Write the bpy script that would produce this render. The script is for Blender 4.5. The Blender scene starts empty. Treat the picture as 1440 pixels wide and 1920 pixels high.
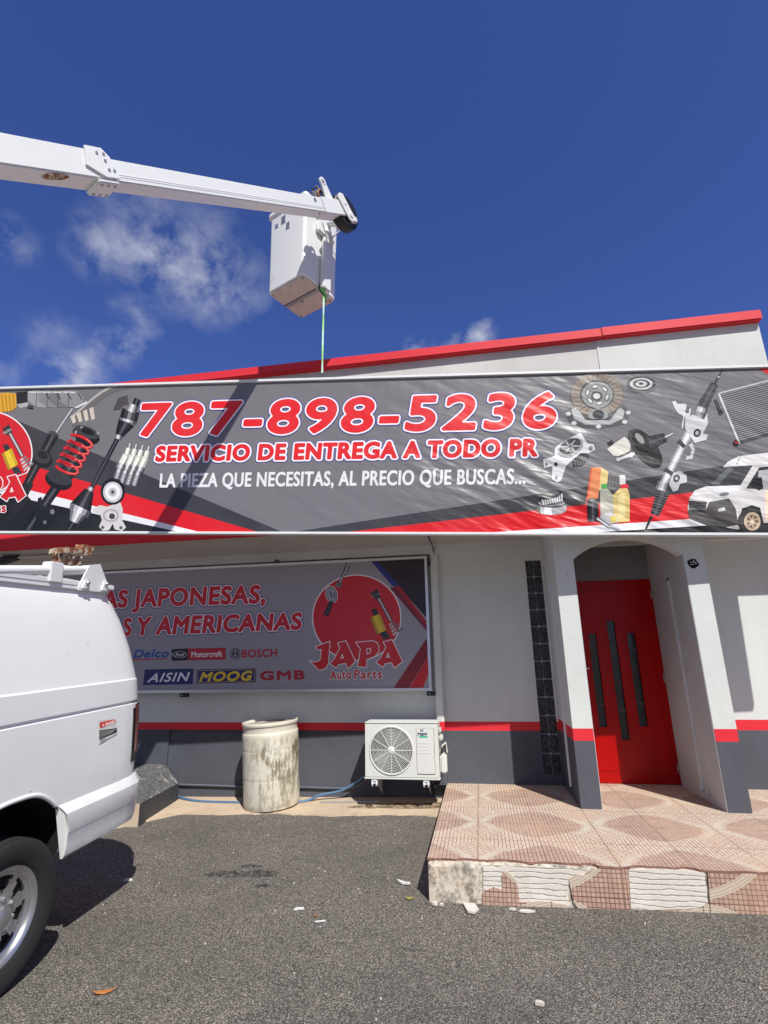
import bpy, bmesh, math, random
import numpy as np
from mathutils import Vector, Matrix
from mathutils.geometry import tessellate_polygon

random.seed(7)
rng = np.random.default_rng(11)
SC = bpy.context.scene
COL = SC.collection
R = math.radians

# ------------------------------------------------------------------ camera
EYE = 1.235                      # eye height above the porch floor (z = 0)
F_PX, CX, CY = 985.0, 720.0, 960.0
def _n(v):
    v = np.array(v, float); return v / np.linalg.norm(v)
_dep = _n([178.6, 282.9, F_PX]); _up = _n([-55.4, -3418, F_PX])
_up = _n(_up - _dep * (_up @ _dep)); _rx = np.cross(_up, _dep)
if _rx[0] < 0: _rx = -_rx
WM = np.array([_rx, _dep, _up])
def ray(px, py): return WM @ np.array([(px - CX), (py - CY), F_PX]) / F_PX
def on_z(px, py, z):
    r = ray(px, py); t = (z - EYE) / r[2]; return Vector((t * r[0], t * r[1], z))
def on_y(px, py, y):
    r = ray(px, py); t = y / r[1]; return Vector((t * r[0], y, EYE + t * r[2]))
def on_x(px, py, x):
    r = ray(px, py); t = x / r[0]; return Vector((x, t * r[1], EYE + t * r[2]))

cam = bpy.data.cameras.new('camera'); cam.sensor_fit = 'HORIZONTAL'; cam.sensor_width = 36
cam.lens = F_PX / 1440 * 36; cam.clip_start = 0.05; cam.clip_end = 5000
camo = bpy.data.objects.new('camera', cam); COL.objects.link(camo)
_r, _d, _f = WM[:, 0], WM[:, 1], WM[:, 2]
camo.matrix_world = Matrix(((_r[0], -_d[0], -_f[0], 0), (_r[1], -_d[1], -_f[1], 0), (_r[2], -_d[2], -_f[2], EYE), (0, 0, 0, 1)))
SC.camera = camo
SC.render.resolution_x, SC.render.resolution_y = 768, 1024

# ------------------------------------------------------------------ light
SUN = Vector((0.557, -1.0, 1.36)).normalized()
sun = bpy.data.lights.new('sun', 'SUN'); sun.energy = 4.8; sun.angle = R(0.5); sun.color = (1.0, 0.97, 0.90)
suno = bpy.data.objects.new('sun', sun); COL.objects.link(suno)
suno.rotation_euler = SUN.to_track_quat('Z', 'Y').to_euler(); suno.location = SUN * 30

SC.view_settings.view_transform = 'Standard'; SC.view_settings.look = 'None'
SC.view_settings.gamma = 1.0; SC.view_settings.exposure = 0.07; SC.view_settings.use_curve_mapping = False
SC.cycles.use_denoising = True
SC.cycles.max_bounces = 8

world = bpy.data.worlds.new('World'); SC.world = world; world.use_nodes = True
wn = world.node_tree.nodes; wl = world.node_tree.links
def wnode(t, **kw):
    n = wn.new(t)
    for k, v in kw.items(): setattr(n, k, v)
    return n
sky = wnode('ShaderNodeTexSky', sky_type='NISHITA', sun_disc=False)
sky.sun_elevation = math.asin(SUN.z); sky.sun_rotation = math.atan2(SUN.x, SUN.y)
sky.altitude = 0; sky.air_density = 1.0; sky.dust_density = 0.12; sky.ozone_density = 4.0
tint = wnode('ShaderNodeMixRGB', blend_type='MULTIPLY'); tint.inputs[0].default_value = 1.0
tint.inputs[2].default_value = (0.70, 0.82, 1.45, 1)
wl.new(sky.outputs[0], tint.inputs[1])
wtc = wnode('ShaderNodeTexCoord')
wmap = wnode('ShaderNodeMapping'); wmap.inputs['Scale'].default_value = (6.0, 6.0, 7.0)
wl.new(wtc.outputs['Generated'], wmap.inputs[0])
cn = wnode('ShaderNodeTexNoise'); cn.inputs['Scale'].default_value = 1.75; cn.inputs['Detail'].default_value = 10
cn.inputs['Roughness'].default_value = 0.60; cn.inputs['Distortion'].default_value = 0.15
wl.new(wmap.outputs[0], cn.inputs['Vector'])
def wmath(op, a, b=None, clamp=False):
    n = wnode('ShaderNodeMath', operation=op); n.use_clamp = clamp
    for i, x in enumerate((a, b)):
        if x is None: continue
        if isinstance(x, (int, float)): n.inputs[i].default_value = x
        else: wl.new(x, n.inputs[i])
    return n.outputs[0]
wn2 = wnode('ShaderNodeTexNoise'); wn2.inputs['Scale'].default_value = 6.5; wn2.inputs['Detail'].default_value = 6; wn2.inputs['Roughness'].default_value = .6
wl.new(wtc.outputs['Generated'], wn2.inputs['Vector'])
wsb = wnode('ShaderNodeVectorMath', operation='SUBTRACT'); wsb.inputs[1].default_value = (.5, .5, .5); wl.new(wn2.outputs['Color'], wsb.inputs[0])
wsc = wnode('ShaderNodeVectorMath', operation='SCALE'); wsc.inputs['Scale'].default_value = .13; wl.new(wsb.outputs[0], wsc.inputs[0])
wad = wnode('ShaderNodeVectorMath', operation='ADD'); wl.new(wsc.outputs[0], wad.inputs[0]); wl.new(wtc.outputs['Generated'], wad.inputs[1])
total = None
# thin clouds: direction of the middle, angular radius, strength
for (px, py, rad, k) in [(300, 475, .125, 1.05), (205, 468, .08, .9), (385, 510, .105, 1.1), (440, 548, .06, .8), (0, 446, .05, .7),
                         (125, 716, .075, 1.5), (70, 735, .06, 1.1), (200, 668, .05, 1.0), (245, 612, .05, .6), (895, 656, .04, 1.3), (835, 668, .04, 1.3), (775, 664, .04, 1.5), (110, 640, .05, .5)]:
    d = _n(ray(px, py))
    vm = wnode('ShaderNodeVectorMath', operation='SUBTRACT'); vm.inputs[1].default_value = d
    wl.new(wad.outputs[0], vm.inputs[0])
    ln = wnode('ShaderNodeVectorMath', operation='LENGTH'); wl.new(vm.outputs[0], ln.inputs[0])
    m = wmath('SUBTRACT', 1.0, wmath('DIVIDE', ln.outputs['Value'], rad), True)
    m = wmath('MULTIPLY', wmath('POWER', m, 1.15), k)
    total = m if total is None else wmath('MAXIMUM', total, m)
dens = wmath('SUBTRACT', cn.outputs['Fac'], 0.395)
dens = wmath('MULTIPLY', wmath('MULTIPLY', dens, 3.4, True), total)
dens = wmath('MULTIPLY', dens, 0.78, True)
cmix = wnode('ShaderNodeMixRGB'); cmix.inputs[2].default_value = (9.4, 9.6, 10.2, 1)
wl.new(dens, cmix.inputs[0]); wl.new(tint.outputs[0], cmix.inputs[1])
# added warm-white cloud, out of view behind the camera, to neutralise the shade fill
bk_n = wnode('ShaderNodeTexNoise'); bk_n.inputs['Scale'].default_value = 2.2; bk_n.inputs['Detail'].default_value = 7; bk_n.inputs['Roughness'].default_value = .6
wl.new(wtc.outputs['Generated'], bk_n.inputs['Vector'])
wsep = wnode('ShaderNodeSeparateXYZ'); wl.new(wtc.outputs['Generated'], wsep.inputs[0])
half = wmath('MULTIPLY', wmath('SUBTRACT', -0.12, wsep.outputs['Y']), 2.5, True)
fill_bank = wmath('MULTIPLY', wmath('MULTIPLY', wmath('SUBTRACT', bk_n.outputs['Fac'], .40), 5.0, True), half)
bmix = wnode('ShaderNodeMixRGB'); bmix.inputs[2].default_value = (3.6, 3.25, 2.75, 1)
wl.new(fill_bank, bmix.inputs[0]); wl.new(cmix.outputs[0], bmix.inputs[1])
bg = wn['Background']; bg.inputs['Strength'].default_value = 0.081
wl.new(bmix.outputs[0], bg.inputs['Color'])

# ------------------------------------------------------------------ materials
MATS = {}
def srgb(r, g, b):
    f = lambda c: (c / 255 / 12.92) if c / 255 <= .04045 else ((c / 255 + .055) / 1.055) ** 2.4
    return (f(r), f(g), f(b))
class NT:
    """small wrapper for building node materials"""
    def __init__(s, name):
        s.m = bpy.data.materials.new(name); s.m.use_nodes = True
        s.t = s.m.node_tree; s.b = s.t.nodes['Principled BSDF']; MATS[name] = s.m
        s.tc = s.t.nodes.new('ShaderNodeTexCoord')
    def n(s, t, **kw):
        x = s.t.nodes.new(t)
        for k, v in kw.items(): setattr(x, k, v)
        return x
    def set(s, sock, v):
        if isinstance(v, bpy.types.NodeSocket): s.t.links.new(v, sock)
        elif isinstance(v, tuple) and len(v) == 3 and sock.type == 'RGBA': sock.default_value = (*v, 1)
        else: sock.default_value = v
    def map(s, scale=(1, 1, 1), rot=(0, 0, 0), loc=(0, 0, 0), src=None):
        x = s.n('ShaderNodeMapping'); x.inputs['Scale'].default_value = scale; x.inputs['Rotation'].default_value = rot
        x.inputs['Location'].default_value = loc
        s.t.links.new(src or s.tc.outputs['Object'], x.inputs[0]); return x.outputs[0]
    def noise(s, scale, detail=4, rough=.55, vec=None, out='Fac', dist=0):
        x = s.n('ShaderNodeTexNoise'); x.inputs['Scale'].default_value = scale; x.inputs['Detail'].default_value = detail
        x.inputs['Roughness'].default_value = rough; x.inputs['Distortion'].default_value = dist
        s.t.links.new(vec or s.tc.outputs['Object'], x.inputs['Vector']); return x.outputs[out]
    def voro(s, scale, vec=None, out='Distance', feature='F1', rnd=1.0):
        x = s.n('ShaderNodeTexVoronoi', feature=feature); x.inputs['Scale'].default_value = scale
        x.inputs['Randomness'].default_value = rnd
        s.t.links.new(vec or s.tc.outputs['Object'], x.inputs['Vector']); return x.outputs[out]
    def ramp(s, fac, stops, interp='LINEAR'):
        x = s.n('ShaderNodeValToRGB'); x.color_ramp.interpolation = interp
        e = x.color_ramp.elements
        while len(e) < len(stops): e.new(.5)
        for el, (p, c) in zip(e, stops):
            el.position = p; el.color = (c, c, c, 1) if isinstance(c, (int, float)) else (*c, 1)
        s.t.links.new(fac, x.inputs[0]); return x.outputs[0]
    def mix(s, fac, a, b, mode='MIX'):
        x = s.n('ShaderNodeMixRGB', blend_type=mode)
        for i, v in enumerate((fac, a, b)): s.set(x.inputs[i], v)
        return x.outputs[0]
    def math(s, op, a, b=0.0, clamp=False):
        x = s.n('ShaderNodeMath', operation=op); x.use_clamp = clamp
        s.set(x.inputs[0], a); s.set(x.inputs[1], b); return x.outputs[0]
    def bump(s, h, strength=.3, dist=.01, normal=None):
        x = s.n('ShaderNodeBump'); x.inputs['Strength'].default_value = strength; x.inputs['Distance'].default_value = dist
        s.t.links.new(h, x.inputs['Height'])
        if normal: s.t.links.new(normal, x.inputs['Normal'])
        return x.outputs[0]
    def xyz(s, vec=None):
        x = s.n('ShaderNodeSeparateXYZ'); s.t.links.new(vec or s.tc.outputs['Object'], x.inputs[0]); return x.outputs
    def done(s, color=None, rough=None, normal=None, metal=None, spec=None, coat=None):
        if color is not None: s.set(s.b.inputs['Base Color'], color)
        if rough is not None: s.set(s.b.inputs['Roughness'], rough)
        if normal is not None: s.set(s.b.inputs['Normal'], normal)
        if metal is not None: s.set(s.b.inputs['Metallic'], metal)
        if spec is not None: s.set(s.b.inputs['Specular IOR Level'], spec)
        if coat is not None: s.set(s.b.inputs['Coat Weight'], coat)
        return s.m

def painted_wall(name, col, grime=.12, bump=.25, rough=.75):
    k = NT(name)
    big = k.noise(1.3, 6, .6); fine = k.noise(90, 4, .6); streak = k.noise(3.0, 5, .65, k.map((6, 6, .5)))
    c2 = tuple(x * (1 - grime * 1.6) for x in col)
    f = k.ramp(big, [(.35, 0.0), (.75, 1.0)]); c = k.mix(f, col, c2)
    f2 = k.math('MULTIPLY', k.ramp(streak, [(.52, 0.0), (.8, 1.0)]), grime * 2)
    c = k.mix(f2, c, tuple(x * .62 for x in col))
    spots = k.ramp(k.noise(9, 3, .7), [(.72, 0.0), (.76, 1.0)])
    c = k.mix(k.math('MULTIPLY', spots, .25), c, tuple(x * .75 for x in col))
    h = k.math('ADD', fine, k.math('MULTIPLY', k.noise(7, 4, .6), 2.0))
    return k.done(c, rough, k.bump(h, bump, .004), spec=.3)
M_WALL = painted_wall('white_wall_paint', (.66, .69, .665), .085, .4)
M_WALLW = painted_wall('warm_white_paint', (.63, .62, .60))
M_DADO = painted_wall('slate_dado_paint', (.098, .105, .128), .18)
M_RED = painted_wall('red_band_paint', (.72, .030, .045), .06, .12, .5)
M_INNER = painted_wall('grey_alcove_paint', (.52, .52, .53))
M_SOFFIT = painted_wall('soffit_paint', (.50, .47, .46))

def plain(name, col, rough=.5, metal=0.0, spec=.5, dirt=.15, scale=8, bump=.08, coat=0.0):
    k = NT(name)
    f = k.ramp(k.noise(scale, 6, .65), [(.4, 0.0), (.8, 1.0)])
    c = k.mix(k.math('MULTIPLY', f, dirt * 2), col, tuple(x * .55 for x in col))
    r = k.math('ADD', k.math('MULTIPLY', f, .15), rough)
    return k.done(c, r, k.bump(k.noise(scale * 12, 3), bump, .002), metal, spec, coat)
M_BLACK = plain('black_plastic', (.012, .012, .013), .45)
M_RUBBER = plain('tyre_rubber', (.018, .018, .019), .8, dirt=.3)
M_DARK = plain('dark_void', (.006, .006, .007), .9)
M_ALU = plain('aluminium', (.72, .73, .74), .35, .9, dirt=.1)
M_FRAMEW = plain('white_frame_metal', (.74, .75, .76), .4, dirt=.08)
M_ACW = plain('cream_white_plastic', (.69, .70, .66), .45, dirt=.05)
M_ACD = plain('grey_fan_interior', (.06, .06, .06), .6)
M_STEEL = plain('galvanised_steel', (.45, .45, .46), .4, .8)
M_PIPE = plain('painted_pipe', (.60, .61, .62), .5, dirt=.1)
M_CONC = plain('raw_concrete', (.42, .40, .37), .9, dirt=.4, bump=.5)
M_BLUEHOSE = plain('blue_hose', (.085, .17, .30), .5)
M_GREYHOSE = plain('slate_hose', (.11, .125, .16), .6)
M_STRAP = None
M_GLASSD = plain('dark_glass', (.012, .013, .016), .08, spec=.6, dirt=.0, bump=0)
M_LENS = plain('red_lamp_lens', (.16, .006, .008), .18, spec=.6, dirt=.05)
M_CHROME = plain('worn_alloy', (.55, .55, .56), .32, .85, dirt=.35, scale=14)
M_BRASS = plain('brass', (.6, .45, .2), .35, .9)
M_ORANGE_LEAF = plain('dry_orange_leaf', (.50, .17, .035), .6, dirt=.3, scale=40)
M_GREEN_LEAF = plain('yellow_green_leaf', (.35, .33, .06), .6, dirt=.3, scale=40)
M_PEBBLE = plain('pale_stone', (.62, .56, .50), .8, dirt=.3, scale=30)
M_SHARD = plain('white_tile_shard', (.70, .66, .60), .6, dirt=.2, scale=30)
M_PAPER = plain('white_paper_scrap', (.72, .72, .70), .7, dirt=.1, scale=30)

# white vehicle paint
k = NT('white_van_paint')
f = k.ramp(k.noise(2.2, 6, .65), [(.45, 0.0), (.85, 1.0)])
low = k.ramp(k.xyz()[2], [(.30, 1.0), (.95, 0.0)])
c = k.mix(k.math('MULTIPLY', f, .12), (.82, .835, .825), (.55, .54, .51))
c = k.mix(k.math('MULTIPLY', k.math('MULTIPLY', low, k.ramp(k.noise(6, 6, .7), [(.35, 0.0), (.8, 1.0)])), .5), c, (.30, .27, .23))
chips = k.ramp(k.noise(26, 2, .5), [(.755, 0.0), (.77, 1.0)])
c = k.mix(k.math('MULTIPLY', chips, .45), c, (.10, .09, .08))
M_VAN = k.done(c, .26, k.bump(k.noise(3.5, 2), .10, .012), spec=.5, coat=.25)

# lift: white paint with rust weeping
k = NT('weathered_white_steel')
f = k.ramp(k.noise(6, 8, .7), [(.60, 0.0), (.72, 1.0)])
c = k.mix(k.math('MULTIPLY', f, .30), (.78, .79, .78), (.46, .42, .37))
r = k.ramp(k.noise(15, 8, .75, k.map((1, 1, 1), loc=(3, 1, 5))), [(.69, 0.0), (.73, 1.0)])
c = k.mix(k.math('MULTIPLY', r, .6), c, (.20, .09, .04))
M_LIFT = k.done(c, .42, k.bump(k.noise(60, 4), .1, .003))
k = NT('rusty_white_steel')
r = k.ramp(k.noise(26, 8, .7), [(.40, 0.0), (.52, 1.0)])
c = k.mix(r, (.62, .56, .45), (.23, .085, .028))
c = k.mix(k.ramp(k.noise(40, 5, .7), [(.58, 0.0), (.66, 1.0)]), c, (.05, .025, .015))
M_RUST = k.done(c, .75, k.bump(k.noise(60, 5), .4, .004))
k = NT('bucket_base_fibre')
c = k.mix(k.ramp(k.noise(9, 8, .7), [(.4, 0.0), (.75, 1.0)]), (.62, .52, .50), (.46, .38, .36))
M_BBASE = k.done(c, .7)

# asphalt
k = NT('asphalt')
ob = k.tc.outputs['Object']
big = k.noise(.55, 5, .6); mid = k.noise(4, 6, .6)
cellc = k.voro(150, out='Color'); celld = k.voro(150)
v2 = k.voro(300, out='Color'); d2 = k.voro(300)
sx = k.n('ShaderNodeSeparateColor'); k.t.links.new(cellc, sx.inputs[0]); g1 = sx.outputs[0]; g1b = sx.outputs[1]
sx2 = k.n('ShaderNodeSeparateColor'); k.t.links.new(v2, sx2.inputs[0]); g2 = sx2.outputs[0]
base = k.mix(k.ramp(mid, [(.3, 0.0), (.7, 1.0)]), (.120, .110, .095), (.168, .153, .131))
base = k.mix(k.math('MULTIPLY', k.ramp(big, [(.35, 0.0), (.7, 1.0)]), .55), base, (.175, .158, .135))
st = k.ramp(g1, [(.48, 0.0), (.97, 1.0)])
base = k.mix(k.math('MULTIPLY', st, .75), base, (.58, .53, .46))
base = k.mix(k.ramp(g1b, [(.975, 0.0), (.99, .6)]), base, (.55, .50, .45))
base = k.mix(k.math('MULTIPLY', k.ramp(g2, [(.6, 0.0), (.9, 1.0)]), .5), base, (.30, .27, .235))
gap = k.ramp(celld, [(.42, 0.0), (.72, 1.0)])
base = k.mix(k.math('MULTIPLY', gap, .78), base, (.026, .022, .018))
patch = k.ramp(k.noise(1.5, 6, .65, k.map((1, 1, 1), loc=(7, 3, 0))), [(.40, 0.0), (.66, 1.0)])
base = k.mix(k.math('MULTIPLY', patch, .30), base, (.060, .055, .049))
spot = k.ramp(k.noise(7, 4, .6, k.map((1, 1, 1), loc=(2, 9, 0))), [(.70, 0.0), (.76, 1.0)])
base = k.mix(k.math('MULTIPLY', spot, .45), base, (.035, .032, .030))
# oil spots of their own shape
P = k.xyz()
oil = None
for (ox, oy, orx, ory) in [(-1.95, 4.30, .22, .07), (-1.72, 4.32, .15, .08), (-1.86, 4.45, .12, .04), (-1.62, 4.12, .06, .04), (-2.08, 4.28, .09, .05)]:
    dx = k.math('DIVIDE', k.math('SUBTRACT', P[0], ox), orx); dy = k.math('DIVIDE', k.math('SUBTRACT', P[1], oy), ory)
    dd = k.math('ADD', k.math('MULTIPLY', dx, dx), k.math('MULTIPLY', dy, dy))
    o1 = k.math('SUBTRACT', 1.0, dd, True); oil = o1 if oil is None else k.math('MAXIMUM', oil, o1)
on = k.ramp(k.noise(26, 5, .7), [(.40, 0.0), (.56, 1.0)])
oil = k.math('MULTIPLY', k.ramp(oil, [(.02, 0.0), (.5, 1.0)]), on)
base = k.mix(k.math('MULTIPLY', oil, .8), base, (.014, .013, .014))
h = k.math('ADD', k.math('MULTIPLY', celld, -1.0), k.math('MULTIPLY', d2, -.5))
h = k.math('ADD', h, k.math('MULTIPLY', g1, .5))
M_ASPH = k.done(base, .88, k.bump(h, .8, .0055), spec=.25)

# apron concrete
k = NT('apron_concrete')
c = k.mix(k.ramp(k.noise(2.5, 7, .65), [(.35, 0.0), (.7, 1.0)]), (.60, .47, .34), (.47, .37, .27))
c = k.mix(k.math('MULTIPLY', k.ramp(k.noise(14, 6, .7), [(.55, 0.0), (.7, 1.0)]), .5), c, (.30, .22, .15))
P = k.xyz()
wet = k.math('MULTIPLY', k.ramp(P[0], [(.0, 0.0), (1.0, 1.0)]), 1.0)
damp = None
for (ox, oy, orx, ory) in [(-.80, 5.98, .50, .12), (-1.22, 5.93, .25, .06), (-.45, 6.02, .25, .1)]:
    dx = k.math('DIVIDE', k.math('SUBTRACT', P[0], ox), orx); dy = k.math('DIVIDE', k.math('SUBTRACT', P[1], oy), ory)
    o1 = k.math('SUBTRACT', 1.0, k.math('ADD', k.math('MULTIPLY', dx, dx), k.math('MULTIPLY', dy, dy)), True)
    damp = o1 if damp is None else k.math('MAXIMUM', damp, o1)
damp = k.math('MULTIPLY', k.ramp(damp, [(.05, 0.0), (.4, 1.0)]), k.ramp(k.noise(15, 6, .7), [(.36, 0.0), (.52, 1.0)]))
c = k.mix(k.math('MULTIPLY', damp, .85), c, (.10, .065, .035))
M_APRON = k.done(c, .9, k.bump(k.noise(40, 6), .35, .006), spec=.2)

# patterned porch tile: circles of small bricks inside pale wavy bands
def tile_nodes(k, vec, t=.44, riser=False):
    P = k.xyz(vec)
    def wrap(v, off): 
        x = k.math('ADD', v, off); x = k.math('DIVIDE', x, 2 * t); x = k.math('FRACT', x)
        return k.math('MULTIPLY', k.math('SUBTRACT', x, .5), 2 * t)
    x = wrap(P[0], .09 + 40 * t); y = wrap(P[1], 40 * t)
    def sq(a): return k.math('MULTIPLY', a, a)
    pw = lambda a: k.math('POWER', k.math('ABSOLUTE', a), 1.45)
    rr = k.math('SQRT', k.math('ADD', sq(x), sq(y))) if riser else k.math('POWER', k.math('ADD', pw(x), pw(y)), 1 / 1.45)
    if not riser: rr = k.math('ADD', rr, k.math('MULTIPLY', k.math('SUBTRACT', k.noise(5.0, 3, .6, k.map((1, 1, 1), loc=(4, 4, 0))), .5), .05))
    # a lens made by two arcs: distance from circles whose centres sit above and below
    ang = k.math('ARCTAN2', y, x)
    wob = k.math('MULTIPLY', k.math('SINE', k.math('MULTIPLY', ang, 4.0)), .012)
    rr = k.math('ADD', rr, wob)
    band = k.math('SUBTRACT', 1.0, k.math('DIVIDE', k.math('ABSOLUTE', k.math('SUBTRACT', rr, .402)), .027), True)
    band = k.ramp(band, [(.0, 0.0), (.12, 1.0)])
    sidew = k.ramp(k.math('DIVIDE', k.math('ABSOLUTE', x), .40), [(.55, .03), (.93, 1.0)])
    if not riser: band = k.math('MULTIPLY', band, k.math('MULTIPLY', sidew, k.ramp(k.noise(6, 4, .6, k.map((1, 1, 1), loc=(1, 8, 0))), [(.30, .35), (.55, 1.0)])))
    inside = k.ramp(k.math('MULTIPLY', k.math('SUBTRACT', .374, rr), 20.0), [(.45, 0.0), (.55, 1.0)])
    br = k.n('ShaderNodeTexBrick'); br.inputs['Scale'].default_value = 1
    br.inputs['Brick Width'].default_value = .085; br.inputs['Row Height'].default_value = .027
    br.inputs['Mortar Size'].default_value = .0026; br.inputs['Mortar Smooth'].default_value = .2; br.inputs['Bias'].default_value = 0
    br.inputs['Color1'].default_value = (*srgb(234, 214, 198), 1); br.inputs['Color2'].default_value = (*srgb(226, 196, 178), 1)
    br.inputs['Mortar'].default_value = (*srgb(124, 98, 86), 1)
    k.t.links.new(k.map((1, 1, 1), (0, 0, R(90)), src=vec), br.inputs['Vector'])
    bq = k.n('ShaderNodeTexBrick')
    for i_ in ('Scale', 'Brick Width', 'Row Height', 'Mortar Size', 'Mortar Smooth', 'Bias'): bq.inputs[i_].default_value = br.inputs[i_].default_value
    for i_ in ('Color1', 'Color2', 'Mortar'): bq.inputs[i_].default_value = br.inputs[i_].default_value[:]
    k.t.links.new(k.map((1, 1, 1), (0, 0, R(45)), src=vec), bq.inputs['Vector'])
    b2 = k.n('ShaderNodeTexBrick'); b2.offset = 0.0; b2.inputs['Scale'].default_value = 1
    b2.inputs['Brick Width'].default_value = .027; b2.inputs['Row Height'].default_value = .027
    b2.inputs['Mortar Size'].default_value = .0024; b2.inputs['Bias'].default_value = 0
    b2.inputs['Color1'].default_value = (*srgb(220, 190, 175), 1); b2.inputs['Color2'].default_value = (*srgb(202, 167, 151), 1)
    b2.inputs['Mortar'].default_value = (*srgb(122, 96, 86), 1)
    k.t.links.new(vec, b2.inputs['Vector'])
    quad = k.math('GREATER_THAN', k.math('ABSOLUTE', y), k.math('MULTIPLY', k.math('ABSOLUTE', x), 1.0))
    oc = k.mix(quad, bq.outputs['Color'], br.outputs['Color'])
    c = k.mix(inside, oc, b2.outputs['Color'])
    if riser: c = b2.outputs['Color']
    # white band with its own radial strokes
    st = k.math('FRACT', k.math('MULTIPLY', rr, 62.0))
    stm = k.math('MULTIPLY', k.ramp(st, [(.60, 0.0), (.75, 1.0)]), .55)
    bc = k.mix(stm, srgb(232, 224, 206), srgb(170, 146, 126))
    c = k.mix(band, c, bc)
    # joints between the tiles
    jx = k.math('ABSOLUTE', k.math('SUBTRACT', k.math('FRACT', k.math('DIVIDE', k.math('ADD', P[0], .09 + 40 * t), t)), .5))
    jy = k.math('ABSOLUTE', k.math('SUBTRACT', k.math('FRACT', k.math('DIVIDE', k.math('ADD', P[1], 40 * t), t)), .5))
    j = k.ramp(k.math('MAXIMUM', jx, jy), [(.4915, 0.0), (.4935, 1.0)])
    c = k.mix(k.math('MULTIPLY', j, .85), c, srgb(120, 90, 76))
    wear = k.ramp(k.noise(3.0, 7, .65), [(.38, 0.0), (.75, 1.0)])
    c = k.mix(k.math('MULTIPLY', wear, .30), c, srgb(238, 214, 190))
    warm = k.ramp(k.noise(1.7, 4, .6, k.map((1, 1, 1), loc=(5, 2, 0))), [(.5, 0.0), (.72, 1.0)])
    c = k.mix(k.math('MULTIPLY', warm, .35), c, srgb(236, 196, 158))
    dirt = k.ramp(k.noise(24, 6, .7), [(.60, 0.0), (.74, 1.0)])
    c = k.mix(k.math('MULTIPLY', dirt, .30), c, srgb(110, 84, 70))
    hh = k.math('SUBTRACT', 1.0, k.math('MAXIMUM', br.outputs['Fac'], j))
    return c, hh
k = NT('patterned_floor_tile')
c, hh = tile_nodes(k, k.tc.outputs['Object'])
M_TILE = k.done(k.mix(1.0, c, (.78, .79, .775), 'MULTIPLY'), .7, k.bump(k.math('ADD', hh, k.noise(50, 4)), .35, .003), spec=.25)
k = NT('patterned_riser_tile')
c, hh = tile_nodes(k, k.map((1, 1, 1), (R(-90), 0, 0), (0, .17, 0)), riser=True)
M_RISER = k.done(k.mix(1.0, c, (.74, .70, .68), 'MULTIPLY'), .75, k.bump(k.math('ADD', hh, k.noise(50, 4)), .4, .003), spec=.2)
k = NT('bare_mortar')
wv = k.n('ShaderNodeTexWave', wave_type='BANDS', bands_direction='Z'); wv.inputs['Scale'].default_value = 4.0
wv.inputs['Distortion'].default_value = 2.2; wv.inputs['Detail'].default_value = 3; wv.inputs['Detail Scale'].default_value = 3
k.t.links.new(k.map((1, 1, 1)), wv.inputs['Vector'])
c = k.mix(k.ramp(k.noise(3.5, 7, .65), [(.35, 0.0), (.7, 1.0)]), (.72, .66, .57), (.60, .50, .38))
dk = k.ramp(k.noise(9, 9, .78, k.map((1, 1, .8), loc=(2, 0, 1))), [(.47, 0.0), (.58, 1.0)])
c = k.mix(k.math('MULTIPLY', dk, .75), c, (.075, .07, .06))
M_MORTAR = k.done(c, .92, k.bump(k.math('ADD', k.math('MULTIPLY', wv.outputs['Fac'], .3), k.noise(22, 6)), .5, .008), spec=.15)
k = NT('ridged_mortar')
wv = k.n('ShaderNodeTexWave', wave_type='BANDS', bands_direction='Z'); wv.inputs['Scale'].default_value = 11
wv.inputs['Distortion'].default_value = 4.5; wv.inputs['Detail'].default_value = 4; wv.inputs['Detail Scale'].default_value = 1.6; wv.inputs['Detail Roughness'].default_value = .6
k.t.links.new(k.map((.35, 1, 1)), wv.inputs['Vector'])
c = k.mix(k.ramp(k.noise(5, 6, .65), [(.3, 0.0), (.7, 1.0)]), (.74, .70, .64), (.62, .57, .50))
c = k.mix(k.math('MULTIPLY', k.ramp(wv.outputs['Fac'], [(.0, 1.0), (.14, 0.0)]), .5), c, (.22, .19, .16))
dk = k.ramp(k.noise(13, 8, .75), [(.62, 0.0), (.72, 1.0)])
c = k.mix(k.math('MULTIPLY', dk, .6), c, (.10, .10, .10))
M_RIDGE = k.done(c, .92, k.bump(k.math('ADD', k.ramp(wv.outputs['Fac'], [(.0, 0.0), (.22, 1.0)]), k.math('MULTIPLY', k.noise(25, 6), .8)), .5, .007), spec=.15)

# barrel plastic with mud splashes
k = NT('stained_barrel_plastic')
P = k.xyz()
c = k.mix(k.ramp(k.noise(3, 6, .6), [(.35, 0.0), (.7, 1.0)]), (.74, .71, .61), (.66, .60, .47))
sp = k.math('ADD', k.math('MULTIPLY', k.noise(15, 8, .72, k.map((1.5, 1.5, .38))), .62), k.math('MULTIPLY', k.noise(4.5, 5, .6, k.map((1.3, 1.3, .7), loc=(2, 5, 1))), .38))
zz = k.ramp(P[2], [(.10, .55), (.30, .75), (.50, 1.0), (.62, .85), (.74, 0.0)])
sm = k.math('MULTIPLY', k.ramp(sp, [(.470, 0.0), (.555, 1.0)]), zz)
side = k.ramp(k.math('ADD', k.math('MULTIPLY', P[0], 1.4), k.math('MULTIPLY', k.noise(3.0, 4, .6), 1.0)), [(.20, .25), (.38, .55), (.56, 1.0), (.95, 1.0)])
c = k.mix(k.math('MULTIPLY', k.math('MULTIPLY', sm, side), .95), c, (.13, .095, .035))
sp2 = k.ramp(k.noise(30, 6, .75, k.map((1, 1, .5))), [(.56, 0.0), (.64, 1.0)])
c = k.mix(k.math('MULTIPLY', k.math('MULTIPLY', sp2, zz), .45), c, (.13, .11, .07))
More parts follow.
